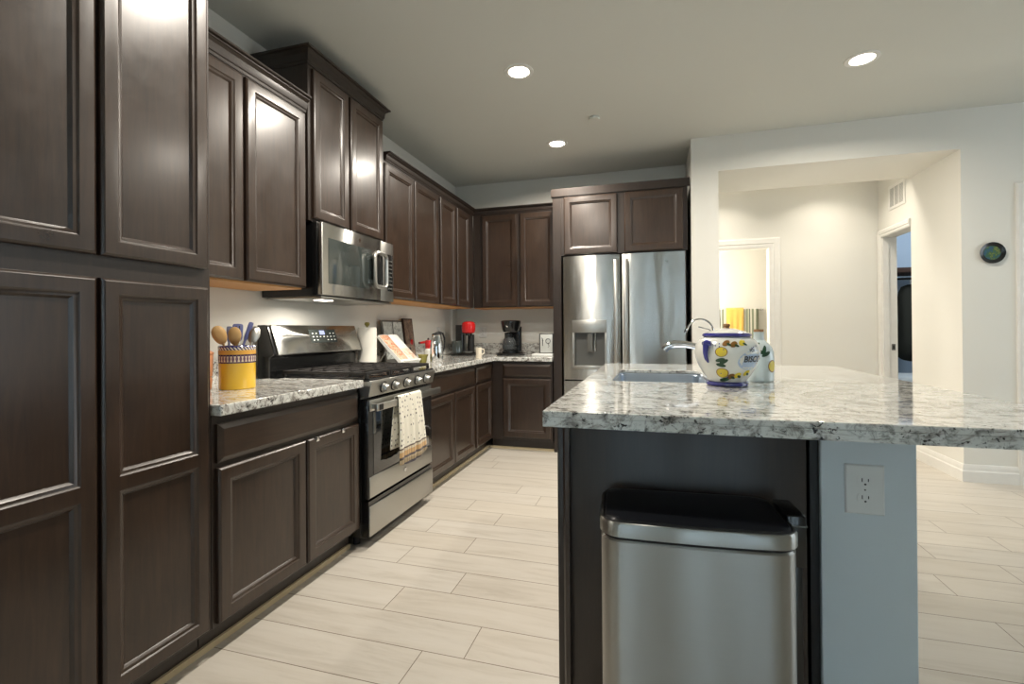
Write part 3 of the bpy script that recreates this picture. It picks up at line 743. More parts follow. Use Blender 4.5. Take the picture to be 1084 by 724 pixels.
# faucets
t = thing('kitchen_faucet', 'chrome kitchen faucet with a low spout over the island sink', 'faucet', (2.375, 2.17, IZ))
MB().lathe([(.03, 0), (.03, .006), (.025, .01), (.022, .1), (.024, .125), (.02, .15), (0, .155)], (2.375, 2.17, IZ), 24).build('body', 'chrome', t)
MB().tube([(2.372, 2.17, 1.002), (2.33, 2.17, 1.022), (2.27, 2.17, 1.042), (2.21, 2.17, 1.055), (2.165, 2.17, 1.056), (2.135, 2.17, 1.046), (2.122, 2.17, 1.03)], [.016, .015, .0145, .0145, .017, .0175, .016], 14).build('spout', 'chrome', t)
MB().tube([(2.375, 2.17, 1.07), (2.40, 2.185, 1.08), (2.44, 2.21, 1.085)], [.008, .007, .006], 10).build('lever', 'chrome', t)
t = thing('filter_faucet', 'slim arched chrome filter faucet behind the lemon jar', 'faucet', (2.352, 2.42, IZ))
MB().lathe([(.02, 0), (.02, .006), (.012, .012), (.011, .06), (.008, .075), (0, .075)], (2.352, 2.42, IZ), 18).build('body', 'chrome', t)
pts = [(2.352, 2.42, .985), (2.352, 2.42, 1.105)]
for k in range(1, 13):
    a = PI*k/12*.93; pts.append((2.352-.058*(1-math.cos(a))*1.02, 2.42, 1.105+.063*math.sin(a)))
pts += [(2.228, 2.42, 1.108)]
MB().tube(pts, .0045, 10).build('spout', 'chrome', t)
MB().tube([(2.232, 2.42, 1.122), (2.226, 2.42, 1.104)], [.006, .0075], 10).build('spout_tip', 'chrome', t)
MB().tube([(2.352, 2.42, 1.098), (2.33, 2.415, 1.118), (2.285, 2.41, 1.131)], [.004, .0035, .003], 8).build('lever', 'chrome', t)

# lemon biscuit jar
JC = Vector((2.331, 1.862, IZ))
jp = [(0, 0), (.066, 0), (.069, .004), (.069, .011), (.062, .016), (.064, .02), (.078, .038), (.095, .068), (.107, .1), (.110, .122), (.106, .145), (.094, .163), (.08, .172), (.074, .176)]
def jr(z):
    for (r0, z0), (r1, z1) in zip(jp[5:], jp[6:]):
        if z0 <= z <= z1: return r0+(r1-r0)*(z-z0)/(z1-z0)
    return .07
t = thing('biscuit_jar', 'round white lidded jar painted with lemons, on the island by the sink', 'jar', JC)
mb = MB(); mb.lathe(jp, JC, 56); mb.build('body', 'white_ceramic', t)
MB().lathe([(.0665, .0005), (.0705, .004), (.0705, .012), (.0635, .0165), (.062, .012)], JC, 56).build('foot_ring', 'blue_glaze', t)
lid = MB().lathe([(.07, .176), (.079, .176), (.08, .18), (.072, .188), (.05, .197), (.025, .204), (0, .206)], JC, 56).build('lid', 'white_ceramic', t)
MB().lathe([(.0755, .1745), (.0815, .176), (.083, .181), (.080, .1865), (.073, .1885), (.074, .184)], JC, 56).build('lid_rim', 'blue_glaze', lid)
MB().lathe([(.012, .204), (.009, .209), (.013, .215), (.010, .221), (0, .222)], JC, 20).build('lid_knob', 'brown_paint', lid)
TH0 = math.atan2(-JC.y, 2.07-JC.x)     # bearing of the lettered side, towards the aisle end
def on_jar(phi, z, lift=.0008):
    a = TH0+phi; r = jr(z)+lift; return JC+Vector((r*math.cos(a), r*math.sin(a), z))
def daub(mb, phi, z, rx, rz, mat, rot=0, n=20, lift=.0012):
    c = []
    for k in range(n):
        a = 2*PI*k/n; u = rx*math.cos(a); v = rz*math.sin(a); u, v = u*math.cos(rot)-v*math.sin(rot), u*math.sin(rot)+v*math.cos(rot)
        c.append((u, v))
    R = jr(z); ce = mb.bm.verts.new(on_jar(phi, z, lift)); fs = []
    mid = [mb.bm.verts.new(on_jar(phi+u*.5/R, z+v*.5, lift)) for u, v in c]; vs = [mb.bm.verts.new(on_jar(phi+u/R, z+v, lift*.6)) for u, v in c]
    for k in range(n):
        j = (k+1) % n; fs.append(mb.bm.faces.new((ce, mid[k], mid[j]))); fs.append(mb.bm.faces.new((mid[k], vs[k], vs[j], mid[j])))
    mb._mi(fs, mat)
mb = MB()
for ph, z in ((-.16, .124), (-.17, .050)):
    daub(mb, ph, z, .0205, .0175, 'brown_paint', lift=.0008); daub(mb, ph, z, .0175, .0155, 'lemon', lift=.0014)
for ph, z, r in ((-.2, .096, .25), (-.19, .078, -.2), (-.1, .09, .5), (-.12, .026, .2)): daub(mb, ph, z, .016, .0065, 'leaf', r)
for ph, z, c in ((-.02, .154, 'brown_paint'), (.22, .15, 'brown_paint'), (.16, .038, 'brown_paint'), (.5, .155, 'lemon'), (.42, .042, 'lemon'), (.8, .05, 'lemon')):
    daub(mb, ph, z, .013, .009, c, .6); daub(mb, ph+.08, z-.004, .008, .004, 'leaf', -.5, lift=.0018)
daub(mb, .86, .096, .056, .034, 'soft_blue', .15, lift=.0007)
random.seed(4)
for k in range(12): daub(mb, random.uniform(-.35, 1.1), random.choice([random.uniform(.03, .06), random.uniform(.13, .152)]), .0022, .0022, 'blue_glaze', lift=.0018)
mb.build('painting', 'lemon', t)
def text_on(fn, s, size, name, mat, parent):
    cu = bpy.data.curves.new('lettering', 'FONT'); cu.body = s; cu.size = size; cu.align_x = 'CENTER'; cu.align_y = 'CENTER'; cu.offset = size*.02
    ob = bpy.data.objects.new('lettering', cu); COL.objects.link(ob)
    bpy.context.view_layer.update()
    me = bpy.data.meshes.new_from_object(ob.evaluated_get(bpy.context.evaluated_depsgraph_get()))
    bpy.data.objects.remove(ob); bpy.data.curves.remove(cu)
    mb = MB(); mb.bm.from_mesh(me); bpy.data.meshes.remove(me)
    bmesh.ops.subdivide_edges(mb.bm, edges=[e for e in mb.bm.edges if e.calc_length() > size*.2], cuts=2)
    mb.map(lambda c: fn(c.x, c.y)); return mb.build(name, mat, parent, smooth=False)
text_on(lambda x, y: on_jar(.88+x/.111, .098+y, .0022), 'BISCO', .029, 'lettering', 'ink', t)
text_on(lambda x, y: on_jar(.80+x/.111, .128+y, .0022), 'PER', .015, 'lettering', 'ink', t)
# tied blue handle
hp = [on_jar(-.62, .158, .004), on_jar(-.62, .145, .009), on_jar(-.62, .12, .008), on_jar(-.61, .1, .007), on_jar(-.60, .086, .004)]
MB().tube(hp, [.010, .011, .0085, .007, .003], 12).build('handle', 'blue_glaze', t)
MB().tube([on_jar(-.76, .152, .006), on_jar(-.62, .153, .014), on_jar(-.48, .152, .006)], [.008, .012, .008], 12).build('handle_knot', 'blue_glaze', t)

# ceramic bottle beside it
BC = Vector((2.470, 2.035, IZ))
t = thing('ceramic_bottle', 'pale blue ceramic bottle with cork and lemon, right of the jar', 'bottle', BC)
bp = [(0, 0), (.05, 0), (.053, .004), (.0535, .09), (.052, .112), (.045, .132), (.033, .148), (.021, .158), (.0185, .168), (.0185, .186), (.02, .19), (0, .19)]
MB().lathe(bp, BC, 44).build('body', 'pale_blue_ceramic', t)
MB().lathe([(.0165, .188), (.0175, .2), (0, .2)], BC, 20).build('cork', 'cork', t)
def on_bot(phi, z, lift=.001):
    r = .0535
    for (r0, z0), (r1, z1) in zip(bp[2:], bp[3:]):
        if z0 <= z <= z1: r = r0+(r1-r0)*(z-z0)/(z1-z0); break
    a = math.atan2(-BC.y, 2.07-BC.x)+phi; return BC+Vector(((r+lift)*math.cos(a), (r+lift)*math.sin(a), z))
keep, keepr = on_jar, jr
on_jar = on_bot; jr = lambda z: .052
mb = MB()
daub(mb, 1.0, .06, .02, .024, 'brown_paint', lift=.0008); daub(mb, 1.02, .06, .018, .02, 'lemon', lift=.0014)
for ph, z, r in ((.25, .112, -.4), (.5, .106, .5), (-.2, .138, .6), (.4, .122, 1.2)): daub(mb, ph, z, .018, .007, 'leaf', r)
mb.build('painting', 'leaf', t); on_jar, jr = keep, keepr

# outlet on the island wall end
def outlet(label, cx, cz, F, w=.078, h=.115, group=None):
    p0 = F(cx, cz, 0); t = thing('power_outlet', label, 'power outlet', p0, group=group)
    R = lambda i, d: [F(cx-w/2+i, cz-h/2+i, d), F(cx+w/2-i, cz-h/2+i, d), F(cx+w/2-i, cz+h/2-i, d), F(cx-w/2+i, cz+h/2-i, d)]
    MB().loops([R(0, 0), R(0, .003), R(.003, .006)]).build('cover_plate', 'white_plastic', t)
    for s in (-.0205, .0205):
        pts = []
        for k in range(28):
            a = 2*PI*k/28; pts.append((.017*math.cos(a), max(-.0125, min(.0125, .0165*math.sin(a)))))
        mk = MB().loops([[F(cx+u, cz+s+v, d) for u, v in pts] for d in (.0055, .0075)]).build('socket', 'white_plastic', t)
        mb = MB()
        for u, hh in ((-.0065, .0045), (.0065, .0035)):
            mb.loops([[F(cx+u-.001, cz+s+.003-hh, d), F(cx+u+.001, cz+s+.003-hh, d), F(cx+u+.001, cz+s+.003+hh, d), F(cx+u-.001, cz+s+.003+hh, d)] for d in (.007, .0078)])
        mb.loops([[F(cx+.0025*math.cos(2*PI*k/12), cz+s-.007+.0022*math.sin(2*PI*k/12), d) for k in range(12)] for d in (.007, .0078)])
        mb.build('slots', 'slot', mk)
    MB().loops([[F(cx+.002*math.cos(2*PI*k/12), cz+.002*math.sin(2*PI*k/12), d) for k in range(12)] for d in (.006, .007)]).build('screw', 'recess', t)
    return t
outlet('white duplex power outlet on the white island end wall', 2.560, .732, face_map('y', PY), .082, .119)
outlet('white power outlet on the back wall between the two coffee makers', .31, 1.10, face_map('y', 4.87), group='outlets over the counter')
outlet('white power outlet on the left wall beside the inside corner', 4.40, 1.10, face_map('x', 0), group='outlets over the counter')

# ------------------------------------------------------------------ trash can
CC = (2.152, 1.186, 0); CR = math.radians(3.6)
t = thing('trash_can', 'rectangular stainless steel trash can with black lid against the island end', 'trash can', CC, CR)
W_, D_ = .408, .235
def shell(zs, ins, r=.045):
    def bow(x, y): return y-(.009*(1-(x/(W_/2))**2) if y < 0 else 0)
    out = []
    for z, i in zip(zs, ins):
        p = rrect(W_-2*i, D_-2*i, r-i*.5, 8); a = p[:27]; b = p[27:]; x0, y0 = a[-1]; x1, y1 = b[0]
        p = a+[(x0+(x1-x0)*k/13, y0) for k in range(1, 13)]+b
        out.append([(x, bow(x, y), z) for x, y in p])
    return out
MB().loops(shell([.018, .018, .658, .662], [.008, .003, .003, .006])).build('body', 'steel_can', t, local=True)
MB().loops(shell([0, .02], [.012, .012])).build('base', 'black_matte', t, local=True)
MB().loops(shell([.661, .672], [.008, .008])).build('inner_rim', 'black_matte', t, local=True)
MB().loops(shell([.670, .695, .700, .700, .694], [0, 0, .003, .007, .009]), close_end=True).build('rim_band', 'steel_can', t, local=True)
ld_ = MB().loops(shell([.690, .698, .703, .705], [.009, .009, .014, .03])).build('lid', 'lid_black', t, local=True)
hb = MB().box(W_/2-.006, W_/2+.034, -.035, .075, .598, .712, .006).build('hinge_housing', 'black', t, local=True)
MB().box(W_/2+.004, W_/2+.03, -.02, .06, .02, .6, .004).build('hinge_spine', 'black', t, local=True)
MB().box(W_/2-.0, W_/2+.035, -.036, .076, .688, .691, .001).build('hinge_seam', 'recess', hb, local=True)

# ------------------------------------------------------------------ hall side
t = thing('wall_plate', 'small round decorative plate with dark rim, hung on the dining wall', 'decorative plate', (4.42, YW-.001, 1.65))
MB().lathe([(.0, 0), (.05, 0), (.074, -.014), (.076, -.018), (.071, -.018), (.058, -.010), (.055, -.009), (0, -.008)], (0, 0, 0), 44, 'y').build('plate', 'black', t, local=True)
MB().lathe([(.0, -.0095), (.05, -.0105), (.048, -.0085), (0, -.008)], (0, 0, 0), 44, 'y').build('picture', 'plate_print', t, local=True)
t = thing('air_vent', 'white wall air vent above the side doorway in the hall', 'air vent', (XB, 5.148, 2.235))
V0, V1, VZ0, VZ1 = 5.0, 5.305, 2.225, 2.45
G = lambda u, z, d: Vector((XB-d, u, z))
fr = MB()
for a, b, c, d in ((V0+.028, V1-.028, VZ0, VZ0+.028), (V0+.028, V1-.028, VZ1-.028, VZ1), (V0, V0+.028, VZ0, VZ1), (V1-.028, V1, VZ0, VZ1), (V0+.106, V0+.118, VZ0+.028, VZ1-.028), (V0+.188, V0+.2, VZ0+.028, VZ1-.028)):
    fr.box(XB-.006, XB, a, b, c, d)
fr.build('frame', 'trim', t)
box('backing', 'louver', t, XB-.002, XB, V0+.01, V1-.01, VZ0+.01, VZ1-.01)
for k in range(14):
    z = VZ0+.035+k*.0115
    MB().loops([[(XB-.0055, y, z), (XB-.002, y, z+.005), (XB-.002, y, z+.006), (XB-.0055, y, z+.0015)] for y in (V0+.026, V1-.026)]).build('slat', 'trim', t)
lp = thing('strike_plate', 'small brass-grey strike plate on the hall doorway jamb', 'strike plate', (XB+.085, SY1-.003, .93))
MB().box(XB+.07, XB+.1, SY1-.0045, SY1-.002, .90, .96).build('plate', 'recess', lp)
MB().box(XB+.078, XB+.092, SY1-.0052, SY1-.0042, .915, .945).build('latch_hole', 'slot', lp)
# bath: towel bar with two towels
BY = 6.75
t = thing('towel_bar', 'chrome towel bar on the bright wall beyond the hall doorway', 'towel bar', (3.1, BY, 1.34))
MB().tube([(2.6, BY-.06, 1.362), (3.44, BY-.06, 1.362)], .008, 12).build('rail', 'chrome', t)
for x in (2.62, 3.43): MB().tube([(x, BY, 1.362), (x, BY-.075, 1.362)], [.018, .012], 12).build('bracket', 'chrome', t)
def hung(name, x0, x1, zb, mat, label, th, dy):
    mb = MB(); rings = []; yc = BY-.06; R = .009+dy
    path = [(yc+R, zb+.05)]+[(yc+R, zb+.05+(1.362-zb-.05)*k/4) for k in (2, 4)]+[(yc+R*math.cos(PI*k/6), 1.362+R*math.sin(PI*k/6)) for k in range(1, 6)]+[(yc-R, 1.362-(1.362-zb)*k/6) for k in range(7)]
    n = 18; rows = []
    for y, z in path:
        rows.append([mb.bm.verts.new((x0+(x1-x0)*j/n, y+(.006*math.sin(j*1.1) if y < yc-R*.9 else 0)*min(1, (1.37-z)*4), z)) for j in range(n+1)])
    for a, b in zip(rows, rows[1:]):
        for j in range(n): mb.bm.faces.new((a[j], a[j+1], b[j+1], b[j]))
    o = mb.build(name, mat, angle=80); md = o.modifiers.new('thickness', 'SOLIDIFY'); md.thickness = th; md.offset = 0
    return tag(o, label, 'towel')
hung('bath_towel', 2.80, 3.385, .72, 'stripes', 'grey green striped bath towel on the bar beyond the hall doorway', .006, .0)
hung('hand_towel', 3.005, 3.21, .98, 'yellow_terry', 'yellow hand towel folded over the striped bath towel', .006, .016)
# bedroom glimpse
t = thing('clothes_rack', 'dark wooden clothes rack seen through the narrow hall side doorway', 'clothes rack', (5.3, 7.2, 0))
MB().box(4.75, 5.9, 6.95, 7.5, 1.80, 1.86, .004).build('shelf', 'brown_cloth', t)
MB().tube([(4.78, 7.2, 1.74), (5.87, 7.2, 1.74)], .014, 10).build('rail', 'black_matte', t)
for x in (4.77, 5.88): MB().box(x-.02, x+.02, 7.15, 7.25, 0, 1.80, .003).build('post', 'brown_cloth', t)
def garment(name, x, y, top, bot, wd, mat, label):
    mb = MB(); rings = []
    H = top-bot
    for f, wx, dy in ((0, .03, .03), (.03, .09, .05), (.1, wd*.9, .075), (.2, wd, .085), (.5, wd*.95, .09), (.8, wd, .095), (1, wd*1.02, .1)):
        z = top-H*f
        rings.append([(x+wx*math.cos(a)*(1+.05*math.sin(5*a)), y+dy*math.sin(a)*(1+.1*math.sin(7*a)), z-(.06*math.sin(a*1+.5) if f > .9 else 0)) for a in [2*PI*k/24 for k in range(24)]])
    mb.loops(rings); o = mb.build(name, mat, angle=70); tag(o, label, 'garment'); 
    MB().tube([(x, y, top-.01), (x, y, top+.05), (x+.012, y, top+.07), (x+.002, y, top+.085)], .004, 6).build('hanger_hook', 'chrome', o)
    return o
garment('jacket', 5.24, 7.2, 1.665, .74, .13, 'jacket', 'dark olive jacket hanging in the room beyond the hall')
garment('coat', 5.52, 7.2, 1.665, .85, .12, 'brown_cloth', 'dark brown coat hanging beside the jacket')
t = thing('bench_bed', 'low bed with pale bedding below the hanging jacket', 'bed', (5.3, 6.8, 0))
MB().box(4.7, 6.2, 6.35, 7.0, .1, .3, .01).build('base', 'brown_cloth', t)
for x in (4.75, 6.15):
    for y in (6.4, 6.95): MB().box(x-.03, x+.03, y-.03, y+.03, 0, .1).build('leg', 'brown_cloth', t)
MB().box(4.69, 6.21, 6.34, 7.01, .3, .56, .06, 4).build('mattress', 'linen', t)

# ------------------------------------------------------------------ counter items, left of range
KC = Vector((.30, 1.69, CT))
t = thing('utensil_crock', 'yellow painted crock holding cooking utensils beside the pantry', 'crock', KC)
MB().lathe([(0, 0), (.069, 0), (.072, .004), (.072, .112), (.0735, .116), (.0735, .180), (.0745, .186), (.072, .19), (.067, .188), (.066, .02), (0, .018)], KC, 48).build('pot', 'crock', t)
pc = Vector((.235, 1.552, CT))
t = thing('terracotta_canister', 'terracotta coloured canister half hidden behind the pantry edge', 'canister', pc)
MB().lathe([(0, 0), (.045, 0), (.05, .01), (.054, .05), (.05, .06), (.054, .065), (.057, .15), (.055, .158), (.048, .16), (.048, .03), (0, .025)], pc, 32).build('pot', 'terracotta', t)
MB().lathe([(.058, .155), (.06, .163), (.045, .173), (0, .176)], pc, 32).build('lid', 'terracotta', t)
def utensil(name, label, base, tip, head, mats, slots=0, hk='spoon'):
    b, p = Vector(base), Vector(tip); ax = (p-b).normalized()
    t = thing(name, label, 'kitchen utensil', b, group='utensils in the yellow crock')
    MB().tube([b, b.lerp(p, .5), p], [.005, .0055, .005], 10).build('handle', mats[0], t)
    L, Wd, T = head; side = Vector((.69, .725, 0)); side = (side-ax*side.dot(ax)).normalized(); nrm = ax.cross(side)
    n = 20; outl = []
    for k in range(n):
        a = 2*PI*k/n
        if hk == 'spoon': u, v = Wd/2*math.sin(a)*(1-.12*math.cos(a)), L/2-L/2*math.cos(a)
        else:
            c, s = math.cos(a), math.sin(a); u = Wd/2*math.copysign(abs(s)**.4, s)*(.8-.2*c); v = L/2-L/2*math.copysign(abs(c)**.5, c)
        outl.append((u, v))
    rings = []
    for sc, off in ((.3, -T*(1.6 if hk == 'spoon' else .5)), (.75, -T*(1.1 if hk == 'spoon' else .5)), (1, 0), (1, T*.5), (.75, -T*.3 if hk == 'spoon' else T*.5), (.3, -T*.9 if hk == 'spoon' else T*.5)):
        rings.append([p+side*u*sc+ax*(L/2+(v-L/2)*sc-.006)+nrm*off for u, v in outl])
    h = MB().loops(rings).build('head', mats[1], t)
    if slots:
        for i in range(slots):
            u = (i-(slots-1)/2)*Wd*.26
            MB().tube([p+side*u+ax*L*.3+nrm*T*.3, p+side*u+ax*L*.8+nrm*T*.3], .0035, 6).build('slot', 'slot', h)
    return t
bz = CT+.03
def cr(dx, dy, z): return (KC.x+dx, KC.y+dy, z)
utensil('wooden_spoon', 'beech wooden spoon leaning left in the yellow crock', cr(.01, .0, bz), cr(-.02, -.055, 1.075), (.085, .055, .006), ('spoon_wood', 'spoon_wood'))
utensil('wooden_spoon', 'second beech spoon, upright just right of the leftmost spoon', cr(-.02, .015, bz), cr(.02, -.03, 1.07), (.085, .05, .006), ('spoon_wood', 'spoon_wood'))
utensil('spatula', 'grey blue narrow spatula standing behind the wooden spoons', cr(-.03, -.02, bz), cr(-.04, -.004, 1.085), (.07, .028, .003), ('grey_blue', 'grey_blue'), 0, 'flat')
utensil('slotted_turner', 'wide blue slotted turner standing tallest in the yellow crock', cr(.02, -.02, bz), cr(-.02, .022, 1.085), (.085, .05, .003), ('chrome', 'blue_plastic'), 2, 'flat')
utensil('spatula', 'slim blue spatula leaning right behind the steel spoon', cr(-.01, -.03, bz), cr(.0, .045, 1.09), (.09, .024, .004), ('blue_plastic', 'blue_plastic'), 0, 'flat')
utensil('serving_spoon', 'dark steel serving spoon leaning right in the yellow crock', cr(.03, -.01, bz), cr(.02, .06, 1.075), (.085, .05, .006), ('chrome', 'steel_flat'))

# ------------------------------------------------------------------ counter items, right of range
t = thing('paper_towel_holder', 'roll of white paper towels on a holder beside the range backguard', 'paper towels', (.13, 2.953, CT))
MB().lathe([(0, 0), (.068, 0), (.068, .012), (0, .014)], (.13, 2.953, CT), 32).build('base', 'spoon_wood', t)
MB().lathe([(.02, .014), (.064, .014), (.065, .02), (.065, .272), (.063, .276), (.02, .276)], (.13, 2.953, CT), 40).build('roll', 'paper', t)
MB().lathe([(.008, .01), (.008, .285), (.014, .289), (.019, .3), (.014, .312), (0, .315)], (.13, 2.953, CT), 18).build('rod', 'olive', t)

# leaning boards against the wall
def board(name, y0, y1, z1, x0, x1, mat, label, cat, edge):
    t = thing(name, label, cat, ((x0+x1)/2, (y0+y1)/2, CT))
    F_ = lambda y, f, d: Vector((x1+(x0-x1)*f+d, y, CT+.001+(z1-CT)*f))
    R_ = lambda i, d: [F_(y0+i, i/(z1-CT), d), F_(y1-i, i/(z1-CT), d), F_(y1-i, 1-i/(z1-CT), d), F_(y0+i, 1-i/(z1-CT), d)]
    MB().loops([R_(0, 0), R_(0, .012), R_(.002, .014)]).build('board', edge, t)
    return t, R_, F_
t, R_, F_ = board('script_board', 3.275, 3.59, 1.208, .028, .075, 'script_print', 'grey board with two script panels leaning on the wall behind the cookbook', 'wall board', 'recess')
for a, b in ((3.29, 3.425), (3.44, 3.578)):
    q = lambda d: [F_(a, .08, d), F_(b, .08, d), F_(b, .96, d), F_(a, .96, d)]
    MB().loops([q(.013), q(.0165)]).build('panel', 'script_print', t)
t, R_, F_ = board('picture_tile', 3.61, 3.775, 1.228, .028, .07, 'dark_print', 'narrow brown kitchen picture with a red tomato leaning on the wall', 'picture', 'brown_cloth')
q = lambda d: [F_(3.622, .04, d), F_(3.763, .04, d), F_(3.763, .97, d), F_(3.622, .97, d)]
MB().loops([q(.013), q(.016)]).build('print', 'dark_print', t)
MB().lathe([(0, 0), (.028, 0), (.022, .003), (0, .004)], F_(3.72, .42, .016), 20, 'x').build('tomato', 'red', t)

# open cookbook on an easel
t = thing('cookbook_stand', 'white easel stand holding the open cookbook', 'book stand', (.27, 3.2, CT))
B0, B1 = Vector((.36, 0, CT+.022)), Vector((.17, 0, 1.085))
ux = (B1-B0).normalized(); nb = Vector((ux.z, 0, -ux.x))
K = lambda y, v, d: B0+ux*v+nb*d+Vector((0, y-.022, 0))
LB = (B1-B0).length
Q = lambda y0, y1, v0, v1, d: [K(y0, v0, d), K(y1, v0, d), K(y1, v1, d), K(y0, v1, d)]
MB().loops([Q(3.06, 3.285, 0, LB*.85, -.022), Q(3.06, 3.285, 0, LB*.85, -.012)]).build('back_plate', 'white_plastic', t)
MB().loops([Q(3.05, 3.295, -.012, -.002, -.022), Q(3.05, 3.295, -.012, -.002, .03)]).build('ledge', 'white_plastic', t)
MB().tube([K(3.2, LB*.8, -.02), (.08, 3.178, CT+.008)], .006, 8).build('rear_strut', 'white_plastic', t)
for y in (3.08, 3.27): MB().tube([K(y, -.006, -.01), (B0.x+.002, y, CT+.006)], .005, 8).build('foot', 'white_plastic', t)
cb = thing('cookbook', 'open cookbook with orange food photographs on the counter easel', 'book', (.27, 3.2, CT+.03))
def page(y0, y1, lift):
    n = 8; rings = []
    for k in range(n+1):
        f = k/n; y = y0+(y1-y0)*f; d = .002+lift*math.sin(PI*min(1, f*1.0))*.5+.008
        rings.append([K(y, 0, -.010), K(y, LB, -.010), K(y, LB, d), K(y, 0, d)])
    return rings
MB().loops(page(3.04, 3.168, .012)).build('left_pages', 'white_plastic', cb)
MB().loops(page(3.17, 3.30, .012)).build('right_pages', 'white_plastic', cb)
def print_on(y0, y1, v0, v1, mat, name):
    n = 8; rings = []
    for k in range(n+1):
        f = k/n; y = y0+(y1-y0)*f; d = .0106+.006*math.sin(PI*f); rings.append([K(y, v0, d), K(y, v1, d), K(y, v1, d+.0012), K(y, v0, d+.0012)])
    MB().loops(rings).build(name, mat, cb)
print_on(3.046, 3.162, .02, LB*.98, 'food_page', 'left_photo'); print_on(3.178, 3.293, .012, LB*.46, 'food_page2', 'right_photo')

t = thing('olive_bowl', 'small olive green pot between the cookbook and the steel carafe', 'pot', (.37, 3.335, CT))
MB().lathe([(0, 0), (.022, 0), (.026, .004), (.034, .05), (.04, .06), (.041, .066), (.036, .066), (.03, .05), (0, .012)], (.37, 3.335, CT), 30).build('pot', 'olive', t)
t = thing('glass_shaker', 'little glass shaker with dark cap beside the cookbook', 'shaker', (.20, 3.43, CT))
MB().lathe([(0, 0), (.02, 0), (.022, .01), (.02, .08), (.016, .09), (0, .09)], (.20, 3.43, CT), 24).build('body', 'white_ceramic', t)
MB().lathe([(.017, .09), (.018, .112), (.012, .12), (0, .121)], (.20, 3.43, CT), 24).build('cap', 'black_matte', t)
cs = Vector((.30, 3.57, CT))
t = thing('red_pump_bottle', 'white bottle with a red spout head beside the steel carafe', 'bottle', cs)
MB().lathe([(0, 0), (.034, 0), (.036, .006), (.033, .09), (.02, .105), (0, .105)], cs, 28).build('body', 'white_ceramic', t)
hd = MB().lathe([(.022, .103), (.026, .11), (.027, .16), (.022, .172), (0, .174)], cs, 24).build('spout_head', 'red', t)
MB().tube([cs+Vector((0, 0, .158)), cs+Vector((-.035, -.012, .154)), cs+Vector((-.062, -.02, .150))], [.014, .011, .009], 12).build('nozzle', 'red', hd)
MB().tube([cs+Vector((-.061, -.02, .150)), cs+Vector((-.076, -.024, .148))], [.010, .009], 12).build('nozzle_tip', 'black_matte', hd)
MB().lathe([(.008, .17), (.007, .19), (0, .192)], cs, 12).build('button', 'black_matte', hd)
cf = Vector((.47, 3.37, CT))
t = thing('steel_carafe', 'polished stainless steel carafe with black handle right of the range', 'carafe', cf)
MB().lathe([(0, 0), (.05, 0), (.052, .006), (.051, .1), (.046, .16), (.038, .2), (.036, .212), (.038, .216), (0, .216)], cf, 40).build('body', 'chrome', t)
MB().lathe([(.036, .214), (.034, .225), (.02, .232), (0, .233)], cf, 30).build('lid', 'black_matte', t)
MB().tube([cf+Vector((0, -.012, .23)), cf+Vector((.012, .01, .238)), cf+Vector((.03, .045, .228)), cf+Vector((.035, .068, .19)), cf+Vector((.034, .07, .12)), cf+Vector((.025, .055, .08))], [.008, .009, .008, .007, .007, .006], 10).build('handle', 'black_matte', t)
MB().tube([cf+Vector((-.005, -.03, .205)), cf+Vector((-.008, -.05, .213))], [.012, .007], 10).build('spout', 'chrome', t)

# pod coffee machine on a tray
tc_ = Vector((.25, 4.53, CT))
t = thing('serving_tray', 'round black tray under the red coffee machine', 'tray', tc_)
MB().lathe([(0, .004), (.15, .004), (.165, .012), (.172, .02), (.175, .018), (.166, .006), (.15, 0), (0, 0)], tc_, 44).build('tray', 'black', t)
pm = Vector((.245, 4.52, CT+.006))
t = thing('pod_coffee_machine', 'red and black pod coffee machine in the back corner', 'coffee machine', pm)
MB().prism([(pm.x+a, pm.y+b) for a, b in rrect(.13, .18, .03)], pm.z, pm.z+.02).build('base', 'black', t, bevel=.003)
MB().prism([(pm.x-.055+a, pm.y+.02+b) for a, b in rrect(.085, .12, .02)], pm.z+.02, pm.z+.30).build('tower', 'black', t, bevel=.004)
MB().lathe([(0, .215), (.05, .215), (.064, .225), (.07, .25), (.07, .30), (.064, .322), (.045, .334), (0, .336)], pm+Vector((.035, 0, 0)), 36).build('brew_head', 'red', t)
MB().lathe([(0, .19), (.03, .19), (.036, .215), (0, .215)], pm+Vector((.04, -.005, 0)), 24).build('outlet', 'black', t)
MB().lathe([(0, .02), (.034, .02), (.034, .2), (0, .2)], pm+Vector((.045, .04, 0)), 24).build('column', 'black_matte', t)
MB().lathe([(.02, .02), (.05, .02), (.05, .032), (0, .032)], pm+Vector((.04, -.045, 0)), 24).build('cup_rest', 'recess', t)
MB().lathe([(0, .02), (.055, .02), (.055, .13), (.05, .14), (0, .14)], pm+Vector((-.075, -.04, 0)), 28).build('water_tank', 'grey_glass', t)

# drip coffee maker on a tray
td = Vector((.71, 4.57, CT))
t = thing('serving_tray', 'round black tray under the drip coffee maker', 'tray', td)
MB().lathe([(0, .004), (.13, .004), (.145, .012), (.152, .02), (.155, .018), (.146, .006), (.13, 0), (0, 0)], td, 44).build('tray', 'black', t)
dm = Vector((.71, 4.585, CT+.006))
t = thing('drip_coffee_maker', 'black drip coffee maker with glass carafe on the back counter', 'coffee maker', dm)
MB().lathe([(0, 0), (.088, 0), (.092, .01), (.088, .035), (.07, .042), (0, .042)], dm, 36).build('warming_base', 'black', t)
MB().prism([(dm.x+.035+a, dm.y+.055+b) for a, b in rrect(.12, .06, .02)], dm.z+.03, dm.z+.28).build('column', 'black', t, bevel=.004)
MB().lathe([(0, .225), (.078, .225), (.088, .25), (.1, .315), (.1, .335), (.09, .34), (0, .342)], dm, 40).build('brew_basket', 'black', t)
